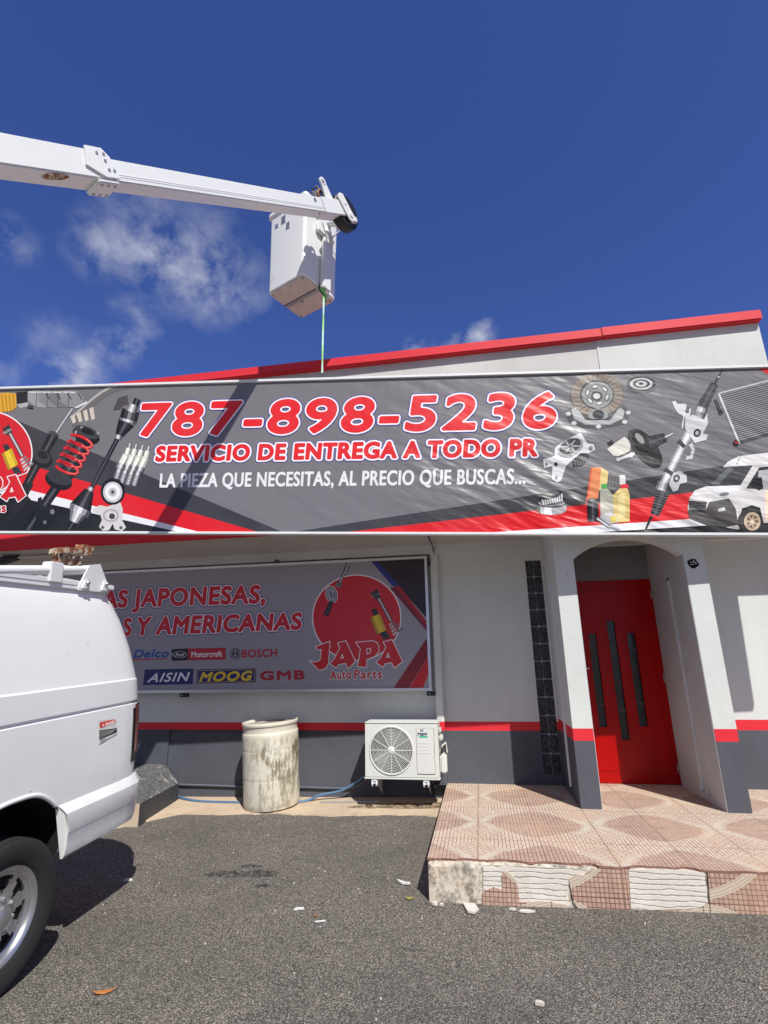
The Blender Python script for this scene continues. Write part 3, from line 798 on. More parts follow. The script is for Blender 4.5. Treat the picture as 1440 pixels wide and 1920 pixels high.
# door
dr = MB()
def panel_with_slits():
    x0, x1, z0, z1, y = .99, 1.968, .004, 2.122, 6.385
    slits = [(1.232, 1.312, .552, 1.53), (1.442, 1.524, .427, 1.668), (1.640, 1.722, .560, 1.528)]
    xs_ = sorted({x0, x1, *[s[0] for s in slits], *[s[1] for s in slits]})
    for a, b in zip(xs_, xs_[1:]):
        sl = next((s for s in slits if abs(s[0] - a) < 1e-6), None)
        segs = [(z0, z1)] if not sl else [(z0, sl[2]), (sl[3], z1)]
        for (za, zb) in segs: dr.box(a, b, y, y + .045, za, zb, M_DOOR)
    for s in slits:     # raised beads round the slits
        for (a, b, c_, d_) in ((s[0] - .010, s[0], s[2] - .01, s[3] + .01), (s[1], s[1] + .010, s[2] - .01, s[3] + .01), (s[0], s[1], s[2] - .012, s[2]), (s[0], s[1], s[3], s[3] + .012)):
            dr.box(a, b, y - .007, y + .02, c_, d_, M_DOOR, .002)
    # planted mouldings near top and foot
    for z in (.12, 2.0): dr.box(1.06, 1.90, y - .004, y + .01, z, z + .008, M_DOOR)
    for x in (1.06, 1.892): dr.box(x, x + .008, y - .004, y + .01, .128, 2.0, M_DOOR)
    return slits
slits = panel_with_slits()
doorp = bpart(dr, 'door')
doorp['label'] = 'glossy red entrance door with three narrow upright glass slits'
def dsub(mb, name, **kw):
    o = child_world(mb.build(name, **kw), doorp, BASE); o.matrix_parent_inverse = Matrix(); return o
for s in slits:
    mb = MB(); mb.box(s[0], s[1], 6.405, 6.412, s[2], s[3], M_GLASSD)
    mb.box(s[0], s[1], 6.400, 6.404, s[2] + (s[3] - s[2]) * .22, s[2] + (s[3] - s[2]) * .25, M_ACD); mb.box(s[0], s[1], 6.400, 6.404, s[2] + (s[3] - s[2]) * .80, s[2] + (s[3] - s[2]) * .83, M_ACD)
    dsub(mb, 'window_pane')
for z in (.10, 1.0, 1.90):
    mb = MB(); mb.tube([(1.955, 6.376, z), (1.955, 6.376, z + .10)], .007, M_STEEL, 8); dsub(mb, 'hinge')
mb = MB(); mb.box(1.015, 1.055, 6.378, 6.385, 1.05, 1.25, M_STEEL, .003); mb.tube([(1.035, 6.38, 1.16), (1.035, 6.33, 1.16), (1.19, 6.335, 1.16)], .010, M_STEEL, 8); dsub(mb, 'handle', smooth=40)
mb = MB(); mb.box(.976, .989, 6.36, 6.45, .002, 2.124, M_DOOR); dsub(mb, 'frame')

# ------------------------------------------------------------------ porch
FY = 3.965
porch = thing('tiled_porch', 'low raised porch of pink patterned tile with broken riser before the red door', 'porch', (0, FY, -.25))
PB = Vector((0, FY, -.25))
def ppart(mb, name, **kw): return child_world(mb.build(name, **kw), porch, PB)
mb = MB()      # mortar body with a worn front edge
nx = 60; xa, xb = -.415, 7.0
topf = []; 
for i in range(nx + 1):
    x = xa + (xb - xa) * (i / nx) ** 1.35
    topf.append((x, FY + .012 + .008 * math.sin(x * 9) + random.uniform(-.006, .008)))
vt = [mb.bm.verts.new((x, y, -.014)) for x, y in topf]; vm = [mb.bm.verts.new((x, FY + random.uniform(-.003, .006), -.045)) for x, y in topf]
vb = [mb.bm.verts.new((x, FY + random.uniform(-.004, .006), -.45)) for x, y in topf]; vk = [mb.bm.verts.new((x, 6.40, -.014)) for x, y in topf]
i = mb.mi(M_MORTAR)
for q in range(nx):
    for a, b in ((vb, vm), (vm, vt), (vt, vk)): mb.bm.faces.new((a[q], a[q + 1], b[q + 1], b[q])).material_index = i
lb = mb.bm.verts.new((xa, 6.40, -.45)); mb.bm.faces.new((vb[0], vm[0], vt[0], vk[0], lb)).material_index = i
ppart(mb, 'mortar_bed')
mb = MB()      # tile sheet on top, its front edge chipped
edge = []
N = 220
for q in range(N + 1):
    x = xa - .004 + (xb - xa) * (q / N) ** 1.3
    chip = .0
    for (c_, w_, d_) in ((-.33, .10, .02), (-.12, .13, .034), (.10, .16, .042), (.42, .20, .034), (.60, .06, .045), (.98, .17, .04), (1.18, .08, .05), (1.5, .1, .02), (1.75, .2, .03), (2.6, .3, .03)):
        if abs(x - c_) < w_: chip = max(chip, d_ * (1 - (abs(x - c_) / w_) ** 3))
    edge.append((x, FY - .006 + chip + .004 * math.sin(x * 23) + random.uniform(-.004, .004)))
outl = [(x, y, -.013) for x, y in edge] + [(xb, 6.40, -.013), (xa - .004, 6.40, -.013)]
mb.prism(outl, (0, 0, .013), M_TILE, plain('terracotta_edge', (.30, .15, .12), .85, dirt=.9, scale=9)); ppart(mb, 'floor_tile')
# riser: what is left of the facing tiles, and the ridged mortar under the missing ones
def riser(name, pts_px, mat, proud, label=None):
    p = [on_y(x, y, FY) for x, y in pts_px]
    mb = MB(); mb.prism([(a.x, FY - .001, a.z) for a in p], (0, -proud, 0), mat); o = ppart(mb, name)
    if label: o['label'] = label
riser('mortar_patch', [(906, 1622), (1000, 1623), (1098, 1630), (1094, 1646), (1068, 1645), (1062, 1680), (1078, 1712), (1020, 1708), (970, 1697), (906, 1698)], M_RIDGE, .006)
riser('mortar_patch', [(1178, 1631), (1240, 1628), (1320, 1636), (1326, 1692), (1310, 1702), (1183, 1707)], M_RIDGE, .007)
riser('riser_tile', [(905, 1672), (925, 1662), (942, 1668), (940, 1640), (946, 1632), (956, 1636), (970, 1652), (974, 1690), (985, 1690), (1020, 1688), (1060, 1694), (1078, 1712), (1060, 1712), (905, 1705)], M_RISER, .011)
riser('riser_tile', [(1066, 1648), (1080, 1638), (1100, 1640), (1110, 1628), (1177, 1630), (1182, 1713), (1092, 1713), (1075, 1690)], M_RISER, .012)
riser('riser_tile', [(1326, 1634), (1440, 1640), (1640, 1648), (1640, 1745), (1440, 1728), (1332, 1720)], M_RISER, .012)
riser('riser_tile', [(1184, 1708), (1312, 1703), (1328, 1690), (1331, 1722), (1260, 1718), (1184, 1716)], M_RISER, .010)

# ------------------------------------------------------------------ hanging banner
BA = np.array([-4.834, 4.557, 2.602]); BB = np.array([2.61, 5.088, 2.283])
bu = _n(BB - BA); bn = _n(np.cross(bu, [0, 0, 1])); bv = np.cross(bn, bu); bv = bv if bv[2] > 0 else -bv
def bp(px, py):
    r = ray(px, py); O = np.array([0, 0, EYE]); t = ((BA - O) @ bn) / (r @ bn); P = O + t * r
    return (float((P - BA) @ bu), float((P - BA) @ bv))
BM = Matrix(((bu[0], bv[0], bn[0], BA[0]), (bu[1], bv[1], bn[1], BA[1]), (bu[2], bv[2], bn[2], BA[2]), (0, 0, 0, 1)))
U0, U1, V1 = -2.35, 8.20, 1.712
banner = thing('hanging_banner', 'long grey and red printed banner with phone number, hung from strap across shop front', 'banner', matrix=BM)
mb = MB(); mb.box(U0 + .03, U1 - .03, .026, V1 - .03, -.03, -.002, M_ALU); mb.build('backing_sheet', banner)
mb = MB()
mb.box(U0, U1, .0, .026, -.035, .022, M_FRAMEW, .004); mb.box(U0, U1, V1 - .030, V1, -.035, .022, M_FRAMEW, .004)
mb.box(U0, U0 + .028, .0265, V1 - .0305, -.035, .022, M_FRAMEW, .004); mb.box(U1 - .028, U1, .0265, V1 - .0305, -.035, .022, M_FRAMEW, .004); mb.build('frame', banner)
G, DG, DK, RD, WH = (114, 112, 116), (56, 55, 60), (24, 24, 27), (214, 16, 26), (228, 228, 232)
pr = Print(bp)
def uvpoly(pts, col, lay): pr.conv = None; pr.poly(pts, col, lay); pr.conv = bp
uvpoly([(U0 + .028, .026), (U1 - .028, .026), (U1 - .028, V1 - .03), (U0 + .028, V1 - .03)], G, 0)
lo_, hi_ = .0262, V1 - .0302
def clampv(pts): return [(u, min(max(v, lo_), hi_)) for u, v in pts]
def area_px(pts, col, lay): uvpoly(clampv([bp(*p) for p in pts]), col, lay)
def cut(p, q):
    """point where the printed edge p-q meets the banner's lower edge"""
    a, b = np.array(bp(*p)), np.array(bp(*q)); t = (lo_ - a[1]) / (b[1] - a[1]); return tuple(a + t * (b - a))
def wedge(p, q, col, lay, side):
    a, e = bp(*p), cut(p, q); d = (np.array(e) - np.array(a)); 
    if side < 0:
        s_ = a if True else a; far = np.array(a) - d * ((a[0] - (U0 + .03)) / d[0]); pts = [tuple(far), e, (U0 + .03, lo_)]
    else:
        far = np.array(a) - d * ((a[0] - (U1 - .03)) / d[0]); pts = [tuple(far), e, (U1 - .03, lo_)]
    if pts[0][1] > hi_:
        t = (hi_ - e[1]) / (pts[0][1] - e[1]); m = (e[0] + t * (pts[0][0] - e[0]), hi_); pts = [m, e, pts[2], (pts[2][0], hi_)]
    uvpoly(pts, col, lay)
wedge((47, 795), (500, 985), DG, 1, -1); wedge((62, 874), (472, 994), RD, 2, -1); wedge((59, 920), (368, 996), WH, 3, -1); wedge((55, 937), (330, 996), DK, 4, -1)
wedge((1351, 874), (760, 965), DG, 1, 1); wedge((1290, 924), (760, 985), RD, 2, 1); wedge((1299, 973), (1000, 993), WH, 3, 1); wedge((1330, 985), (1160, 995.5), DK, 4, 1)
area_px([(1421, 686), (1560, 686), (1560, 790), (1440, 702)], RD, 1)
# round emblem at the left end: plain red disc with the shop's lettering
def logo(prn, f, cell, lay, w):
    prn.conv = None
    c_ = [f(560 + 432 * math.cos(a), 660 + 418 * math.sin(a)) for a in [2 * math.pi * i / 64 for i in range(64)]]
    c2 = [f(560 + 420 * math.cos(a), 660 + 406 * math.sin(a)) for a in [2 * math.pi * i / 64 for i in range(64)]]
    prn.poly(c_, (236, 232, 234), lay); prn.poly(c2, (205, 22, 34), lay + 1)
    g_ = lambda pts: [f(*p) for p in pts]
    # drive shaft and damper printed at the right of the disc
    def bar(p, q, w0, w1, cols, l_):
        prn.bar(f(*p), f(*q), np.hypot(*(np.array(f(w0, 0)) - np.array(f(0, 0)))), np.hypot(*(np.array(f(w1, 0)) - np.array(f(0, 0)))), cols, l_)
    bar((725, 400), (765, 470), 34, 26, [(40, 40, 44)], lay + 2); bar((765, 460), (890, 690), 16, 16, [(40, 40, 44), (190, 188, 190), (190, 188, 190), (40, 40, 44)], lay + 2)
    for i in range(4): bar((893 + i * 18, 705 + i * 27), (904 + i * 18, 722 + i * 27), 26 + 7 * i, 28 + 7 * i, [(190, 188, 190), (120, 118, 122)], lay + 3)
    for i in range(3): bar((727 + i * 12, 440 + i * 0), (734 + i * 12, 452), 30, 30, [(150, 148, 150)], lay + 3)
    # damper with a yellow sleeve, and a grey gauge on a rod
    dk_, gy, ye = (22, 22, 26), (150, 148, 154), (226, 196, 44)
    for i in range(4): bar((700 + i * 7, 588 + i * 16), (752 + i * 7, 580 + i * 16), 9, 9, [dk_, (70, 70, 76), dk_], lay + 2)
    bar((736, 640), (800, 800), 46, 46, [(170, 140, 20), ye, ye, (196, 166, 30)], lay + 3)
    for i in range(4): bar((786 + i * 9, 812 + i * 16), (852 + i * 9, 800 + i * 16), 9, 9, [dk_, (70, 70, 76), dk_], lay + 2)
    bar((478, 140), (452, 205), 16, 20, [dk_, gy, (214, 212, 214), dk_], lay + 2); bar((452, 205), (398, 318), 13, 13, [dk_, gy, (214, 212, 214), dk_], lay + 2)
    for i in range(3): bar((352 + i * 8, 346 - i * 14), (404 + i * 8, 362 - i * 14), 9, 9, [gy, (90, 90, 94)], lay + 3)
    for (rr_, cc_, ll_) in ((1.0, (232, 230, 232), 2), (.9, dk_, 3), (.8, (160, 158, 172), 4)):
        prn.poly([f(318 + rr_ * (62 * math.cos(a) * .93 + 76 * math.sin(a) * .25), 436 + rr_ * (-62 * math.cos(a) * .25 + 80 * math.sin(a))) for a in [2 * math.pi * i / 32 for i in range(32)]], cc_, lay + ll_)
    bar((300, 400), (326, 470), 5, 5, [dk_], lay + 5); bar((342, 420), (350, 462), 5, 5, [dk_], lay + 5)
    bar((318, 506), (262, 640), 20, 24, [dk_, (60, 60, 66), dk_], lay + 3)
    JAPA = [[(165, 940), (300, 890), (286, 1100), (268, 1135), (240, 1152), (200, 1165), (110, 1075), (150, 1090), (190, 1082), (214, 1060), (222, 962), (190, 966)],
            [(380, 905), (455, 885), (545, 1080), (480, 1150), (455, 1095), (380, 1110), (365, 1142), (305, 1100), (345, 1060), (402, 950)], [(402, 1056), (420, 1005), (440, 1050)],
            [(555, 900), (720, 885), (755, 905), (770, 935), (770, 985), (735, 1030), (655, 1060), (652, 1135), (570, 1130), (586, 1050), (600, 958)], [(655, 955), (690, 950), (702, 975), (690, 1002), (655, 1016)],
            [(820, 895), (900, 875), (1000, 1080), (925, 1140), (900, 1090), (830, 1100), (815, 1135), (750, 1090), (790, 1050), (847, 945)], [(842, 1046), (862, 990), (882, 1043)]]
    prn.shape([[f(*p) for p in q] for q in JAPA], [(w, (240, 236, 238)), (0, (205, 22, 34))], lay + 8, cell)
    q = lambda a, b, c, d: [f(*a), f(*b), f(*c), f(*d)]
    prn.text('Auto', q((306, 1172), (504, 1160), (504, 1244), (306, 1252)), [(w * 1.15, (240, 236, 238)), (w * .45, (190, 20, 32))], lay + 11, 1.15)
    prn.text('Parts', q((540, 1166), (802, 1158), (802, 1242), (540, 1248)), [(w * 1.15, (240, 236, 238)), (w * .45, (190, 20, 32))], lay + 11, 1.15)
logo(pr, lambda x, y: bp(-20 + (x - 560) * .19 - (14 if y > 870 else 0), 850 + (y - 660) * .19), .006, 14, .010)
pr.conv = bp
pr.text('787-898-5236', [(266, 758.5), (1040, 737), (1040, 801.5), (266, 817)], [(.0425, (52, 62, 150)), (.0335, (240, 236, 240)), (.0175, (222, 24, 30))], 6, 1.12, .11)
pr.text('SERVICIO DE ENTREGA A TODO PR', [(295, 838), (1005, 824), (1005, 854.5), (293, 864.5)], [(.036, (60, 70, 155)), (.029, (240, 236, 240)), (.0125, (218, 22, 28))], 6, 1.10, .05)
CAP = float(glyphs('H')[:, :, 1].max())
pr.text('LA PIEZA QUE NECESITAS, AL PRECIO QUE BUSCAS...', [(301, 889), (984, 879.5), (984, 907), (300, 913.5)], [(.0052, (226, 226, 230))], 6, 1.07, .05, CAP)
# --- printed spare parts
MET = [(70, 70, 74), (150, 150, 154), (226, 226, 228), (184, 184, 188), (110, 110, 114)]
BLK = [(10, 10, 12), (34, 34, 38), (84, 84, 90), (30, 30, 34), (12, 12, 14)]
def z3(x, y): return (x / 2.88, 680 + y / 2.88)
def z6(x, y): return (1000 + x / 3.273, 660 + y / 3.273)
def P3(pts, col, lay): pr.poly([z3(*p) for p in pts], col, lay)
def P6(pts, col, lay): pr.poly([z6(*p) for p in pts], col, lay)
def B3(p, q, w0, w1, cols, lay): pr.bar(z3(*p), z3(*q), w0 / 2.88, w1 / 2.88, cols, lay)
def B6(p, q, w0, w1, cols, lay): pr.bar(z6(*p), z6(*q), w0 / 3.273, w1 / 3.273, cols, lay)
def D3(x, y, rx, ry, col, lay, rot=0, hole=0): a = z3(x, y); pr.disc(a[0], a[1], rx / 2.88, ry / 2.88, col, lay, rot, hole=hole)
def D6(x, y, rx, ry, col, lay, rot=0, hole=0): a = z6(x, y); pr.disc(a[0], a[1], rx / 3.273, ry / 3.273, col, lay, rot, hole=hole)
# filter and brake pads
P3([(-60, 170), (40, 162), (88, 168), (90, 240), (60, 262), (-60, 275)], (214, 160, 40), 5)
for i in range(7): B3((-50 + i * 20, 172), (-40 + i * 20, 268), 2, 2, [(150, 100, 20)], 6)
P3([(88, 160), (150, 156), (150, 222), (92, 226)], (22, 22, 24), 5); P3([(90, 226), (150, 214), (160, 236), (110, 246)], (170, 168, 168), 6)
for i in range(4):
    x = 240 + i * 58; P3([(x - 90, 156), (x - 40, 150), (x + 10, 156), (x + 40, 190), (x + 36, 222), (x + 8, 244), (x - 44, 240), (x - 90, 206)], [(150, 150, 152), (128, 128, 130), (112, 112, 114), (134, 134, 136)][i], 5 + i)
    B3((x - 84, 160), (x - 8, 162), 4, 4, [(206, 206, 208)], 9); B3((x + 8, 164), (x + 30, 200), 3, 3, [(60, 60, 62)], 9); B3((x - 40, 158), (x - 44, 238), 1.6, 1.6, [(60, 60, 62)], 9)
B3((150, 238), (182, 244), 10, 8, BLK, 9); P3([(400, 244), (470, 208), (474, 218), (420, 246)], (210, 210, 212), 9)
# brake shoe
arc = [(385 + 310 * t, 290 - 175 * math.sin(t * 1.75) ** 1.1 + 0) for t in np.linspace(0, 1, 14)]
P3([(p[0], p[1] + 4) for p in arc] + [(p[0] + 4, p[1] + (62 - 34 * i / 13)) for i, p in reversed(list(enumerate(arc)))], (104, 100, 98), 5)
P3([(p[0], p[1]) for p in arc] + [(p[0] + 3, p[1] + 12) for p in reversed(arc)], (176, 172, 168), 6)
P3([(640, 190), (688, 176), (696, 226), (664, 232), (650, 252), (610, 258)], (74, 70, 70), 6)
for i in range(4): P3([(380 + i * 34, 292 - i * 14), (402 + i * 34, 280 - i * 14), (412 + i * 34, 322 - i * 6), (394 + i * 34, 330 - i * 6)], (200, 190, 176), 7)
# slim damper behind the emblem
B3((392, 248), (300, 384), 6, 6, MET, 5); B3((296, 380), (232, 500), 26, 24, BLK, 6); D3(288, 384, 26, 13, (62, 62, 66), 7, 20)
D3(226, 516, 62, 46, (16, 16, 18), 7, 28); D3(220, 504, 56, 36, (52, 52, 56), 8, 28); D3(232, 500, 30, 20, (18, 18, 20), 9, 28)
B3((206, 540), (104, 740), 22, 20, BLK, 6); P3([(120, 660), (176, 640), (180, 662), (150, 720), (168, 740), (90, 826), (60, 800)], (30, 30, 33), 7)
# coil-over
D3(466, 392, 76, 44, (20, 20, 22), 7, 22); D3(470, 376, 70, 30, (60, 60, 64), 8, 22); D3(474, 372, 40, 16, (18, 18, 20), 9, 22)
for x, y in ((442, 352), (530, 380), (410, 376)): D3(x, y, 7, 9, (150, 150, 152), 9)
B3((446, 430), (350, 620), 38, 40, [(20, 20, 22), (40, 40, 44), (96, 96, 100), (48, 48, 52), (24, 24, 26)], 6)
for i in range(9):
    t = i / 9; x, y = 446 - 96 * t, 430 + 190 * t; B3((x - 36, y - 10), (x + 40, y + 18), 3, 3, [(16, 16, 18)], 7)
for i in range(5):
    t = i / 5; x, y = 436 - 96 * t, 425 + 178 * t
    sp = [(x + 68 * math.cos(a) * .92 + 18 * math.sin(a) * 0, y + 68 * math.cos(a) * .34 + 26 * math.sin(a)) for a in np.linspace(-2.6, 2.75, 22)]
    for a, b in zip(sp, sp[1:]): B3(a, b, 7, 7, [(208, 28, 34)], 9)
    for a, b in zip(sp[6:16], sp[7:17]): B3((a[0], a[1] - 2), (b[0], b[1] - 2), 2, 2, [(248, 120, 116)], 10)
D3(318, 636, 76, 48, (14, 14, 16), 8, 20); D3(322, 622, 70, 36, (50, 50, 54), 9, 20)
B3((306, 672), (150, 904), 26, 26, BLK, 7); P3([(206, 732), (226, 724), (232, 770), (296, 790), (298, 820), (270, 880), (208, 906), (190, 870)], (24, 24, 27), 8); D3(284, 806, 12, 14, (120, 120, 124), 9); D3(244, 862, 9, 10, (110, 110, 114), 9)
# drive shaft
B3((744, 196), (718, 262), 17, 20, BLK, 6); B3((722, 226), (706, 266), 24, 30, MET, 7); B3((708, 258), (690, 320), 48, 48, [(20, 20, 22), (60, 60, 64), (130, 130, 134), (52, 52, 56), (24, 24, 26)], 6)
B3((694, 308), (690, 322), 46, 46, MET, 8)
for i in range(6): t = i / 6; B3((684 - 40 * t, 322 + 70 * t), (678 - 40 * t, 334 + 70 * t), 46 - 24 * t, 42 - 24 * t, BLK, 7)
B3((644, 392), (636, 412), 18, 18, MET, 8); B3((636, 408), (494, 680), 12, 12, BLK, 6); B3((496, 674), (486, 692), 17, 17, MET, 8)
for i in range(6): t = i / 6; B3((484 - 50 * t, 690 + 100 * t), (476 - 50 * t, 706 + 100 * t), 26 + 36 * t, 32 + 36 * t, BLK, 7)
B3((440, 782), (424, 816), 62, 56, MET, 8); B3((424, 812), (400, 862), 46, 26, MET, 9); B3((400, 858), (370, 908), 16, 12, BLK, 8)
# spark plugs
for i in range(4):
    x = 700 + i * 34; y = 440 + i * 5
    B3((x + 4, y - 4), (x - 4, y + 26), 8, 7, MET, 6); B3((x - 4, y + 22), (x - 16, y + 62), 12, 13, [(180, 182, 170), (240, 240, 228), (226, 226, 214)], 7)
    B3((x - 16, y + 58), (x - 42, y + 112), 18, 20, [(176, 178, 166), (242, 242, 232), (220, 220, 208)], 7); B3((x - 40, y + 106), (x - 52, y + 134), 24, 26, MET, 8)
    B3((x - 52, y + 130), (x - 60, y + 156), 16, 16, MET, 8); B3((x - 58, y + 150), (x - 78, y + 210), 17, 17, MET, 7)
    for j in range(5): B3((x - 76 - j * 4 + 2, y + 156 + j * 11), (x - 44 - j * 4, y + 166 + j * 11), 1.6, 1.6, [(70, 70, 74)], 9)
# tensioner pulley
P3([(500, 790), (540, 770), (580, 778), (650, 752), (664, 790), (660, 850), (682, 890), (660, 910), (620, 900), (610, 870), (590, 905), (556, 908), (536, 886), (552, 850), (540, 812), (510, 806)], (206, 202, 202), 8)
D3(606, 830, 16, 16, (60, 58, 60), 9); D3(654, 892, 9, 9, (80, 78, 80), 9); D3(556, 890, 9, 9, (80, 78, 80), 9); D3(600, 826, 44, 36, (170, 166, 168), 9, 0, .72)
D3(610, 696, 66, 72, (18, 18, 20), 9); D3(610, 700, 52, 56, (196, 196, 200), 10); D3(610, 700, 40, 44, (232, 232, 234), 11); D3(610, 700, 22, 24, (180, 180, 184), 12); D3(610, 700, 9, 9, (60, 60, 64), 13)
# clutch
P6([(200, 360), (240, 330), (560, 330), (596, 372), (570, 440), (420, 470), (300, 462), (214, 430)], (84, 86, 86), 5)
P6([(232, 350), (270, 340), (320, 420), (470, 420), (530, 340), (560, 360), (548, 410), (470, 446), (320, 446), (250, 410)], (176, 178, 178), 6)
for x, y in ((214, 380), (582, 372), (250, 436), (560, 430), (400, 458)): D6(x, y, 16, 12, (206, 208, 208), 7)
D6(390, 262, 164, 136, (112, 102, 92), 7); D6(390, 262, 158, 130, (142, 130, 118), 8); D6(390, 262, 106, 90, (62, 62, 60), 9); D6(392, 264, 96, 80, (140, 144, 142), 10)
for i in range(28):
    a = 2 * math.pi * i / 28; B6((390 + 108 * math.cos(a), 262 + 92 * math.sin(a)), (390 + 155 * math.cos(a + .06), 262 + 127 * math.sin(a + .06)), 1.6, 1.6, [(76, 68, 62)], 9)
for i in range(6):
    a = 2 * math.pi * i / 6 + .3; x, y = 392 + 62 * math.cos(a), 264 + 52 * math.sin(a); D6(x, y, 24, 14, (70, 70, 68), 11, math.degrees(a) + 90); D6(x, y, 18, 8, (206, 208, 206), 12, math.degrees(a) + 90)
D6(388, 272, 36, 30, (70, 74, 72), 11); D6(388, 272, 22, 18, (210, 212, 210), 12)
P6([(336, 400), (348, 360), (396, 344), (446, 360), (460, 400), (440, 412), (356, 412)], (150, 154, 154), 12); D6(398, 384, 36, 30, (60, 62, 62), 13)
# release bearing
P6([(576, 200), (748, 200), (748, 236), (690, 252), (620, 250), (578, 232)], (92, 92, 96), 5)
D6(662, 196, 88, 46, (26, 26, 28), 6); D6(662, 196, 70, 36, (196, 196, 198), 7); D6(662, 196, 52, 26, (40, 40, 42), 8); D6(662, 196, 36, 18, (190, 190, 194), 9); D6(660, 196, 14, 8, (50, 50, 52), 10)
for i in range(22): a = 2 * math.pi * i / 22; B6((662 + 72 * math.cos(a), 196 + 37 * math.sin(a)), (662 + 86 * math.cos(a), 196 + 45 * math.sin(a)), 1.5, 1.5, [(120, 120, 124)], 7)
# water pump
P6([(232, 650), (330, 600), (344, 650), (300, 700), (244, 706)], (42, 42, 46), 5)
for i in range(6): B6((250 + i * 16, 655 - i * 6), (262 + i * 16, 704 - i * 6), 2, 2, [(110, 110, 114)], 6)
P6([(60, 660), (130, 640), (132, 590), (170, 560), (260, 510), (290, 496), (330, 560), (370, 568), (378, 600), (340, 622), (290, 620), (232, 670), (200, 700), (170, 790), (146, 802), (112, 780), (118, 700), (66, 712)], (216, 216, 220), 6)
D6(228, 588, 84, 54, (158, 158, 162), 7, -28); D6(226, 580, 70, 42, (64, 64, 68), 8, -28)
for i in range(6): a = 2 * math.pi * i / 6; B6((226, 580), (226 + 60 * math.cos(a), 580 + 42 * math.sin(a)), 7, 4, [(190, 190, 194), (120, 120, 124)], 9)
D6(138, 690, 12, 14, (70, 70, 74), 8); D6(140, 772, 9, 10, (70, 70, 74), 8); D6(352, 592, 14, 14, (120, 120, 124), 8); D6(80, 690, 9, 9, (110, 110, 114), 8)
# brake booster
P6([(452, 596), (500, 560), (560, 520), (600, 560), (590, 610), (520, 640), (490, 636)], (214, 210, 200), 6); P6([(450, 560), (478, 540), (496, 558), (470, 584)], (24, 24, 26), 7)
B6((520, 660), (620, 620), 14, 20, MET, 6); D6(520, 660, 12, 12, (200, 200, 204), 7); D6(600, 632, 14, 14, (230, 230, 232), 8)
D6(690, 592, 66, 142, (20, 20, 22), 7, -38); D6(676, 586, 60, 134, (64, 62, 62), 8, -38); D6(694, 590, 56, 128, (26, 25, 26), 9, -38); D6(652, 532, 18, 40, (150, 148, 148), 10, -38)
B6((708, 560), (812, 522), 42, 26, BLK, 10)
for i in range(5): t = i / 5; B6((722 + 86 * t, 590 - 34 * t), (700 + 86 * t, 520 - 20 * t), 2.5, 2.5, [(80, 80, 84)], 11)
B6((806, 524), (854, 500), 10, 8, MET, 11)
# steering rack
B6((1164, 100), (1110, 200), 5, 7, BLK, 6); B6((1140, 150), (1134, 160), 8, 8, MET, 7); B6((1112, 196), (1030, 350), 24, 34, BLK, 6)
for i in range(11): t = i / 11; x, y = 1108 - 76 * t, 204 + 142 * t; w_ = 24 + 9 * t; B6((x - w_, y - 12), (x + w_, y + 12), 2.4, 2.4, [(92, 92, 96)], 7)
B6((1034, 340), (1010, 400), 42, 40, MET, 8); B6((1016, 380), (800, 810), 30, 26, [(120, 120, 124), (190, 190, 194), (238, 238, 240), (210, 210, 214), (150, 150, 154)], 6)
P6([(850, 306), (870, 300), (884, 320), (930, 318), (966, 350), (960, 400), (1000, 360), (1066, 380), (1070, 440), (1040, 500), (1072, 510), (1060, 540), (990, 560), (930, 470), (930, 400), (890, 380), (868, 350)], (206, 206, 210), 8)
D6(1004, 498, 22, 26, (40, 40, 42), 9, 20); D6(1004, 498, 11, 13, (180, 180, 184), 10, 20); B6((926, 372), (912, 470), 4, 4, [(220, 220, 222)], 9); P6([(940, 330), (960, 340), (950, 380), (930, 370)], (90, 90, 94), 9)
P6([(952, 570), (976, 560), (990, 600), (976, 656), (934, 664), (938, 640), (960, 640), (970, 604)], (196, 196, 200), 7); P6([(860, 740), (900, 730), (940, 760), (942, 800), (900, 810), (884, 850), (856, 858), (830, 810)], (190, 190, 194), 8); D6(878, 776, 20, 24, (40, 40, 42), 9, 20); D6(878, 776, 10, 12, (170, 170, 174), 10, 20)
B6((918, 556), (900, 572), 28, 28, [(50, 50, 54)], 9); B6((836, 724), (822, 744), 28, 28, [(60, 60, 64)], 9)
B6((800, 800), (786, 850), 38, 40, MET, 9); B6((800, 850), (744, 1000), 40, 26, BLK, 7)
for i in range(9): t = i / 9; x, y = 798 - 54 * t, 856 + 140 * t; w_ = 42 - 12 * t; B6((x - w_, y - 10), (x + w_, y + 12), 2.4, 2.4, [(92, 92, 96)], 8)
B6((726, 1006), (690, 1086), 9, 6, BLK, 7)
# radiator
P6([(1136, 262), (1560, 150), (1580, 470), (1262, 562)], (62, 60, 66), 5)
for i in range(24): t = i / 24; B6((1142 + 116 * t, 268 + 288 * t), (1560 + 18 * t, 156 + 310 * t), 2.5, 2.5, [(150, 148, 152)], 6)
B6((1134, 256), (1262, 566), 8, 8, [(220, 220, 222), (150, 150, 152)], 7); B6((1134, 256), (1560, 146), 5, 5, [(190, 190, 192)], 7); B6((1264, 560), (1580, 468), 5, 5, [(70, 70, 72)], 7)
B6((1116, 290), (1146, 372), 10, 10, BLK, 6); D6(1148, 372, 16, 16, (18, 18, 20), 7); D6(1242, 560, 18, 20, (24, 24, 26), 8); D6(1244, 556, 9, 9, (180, 24, 30), 9)
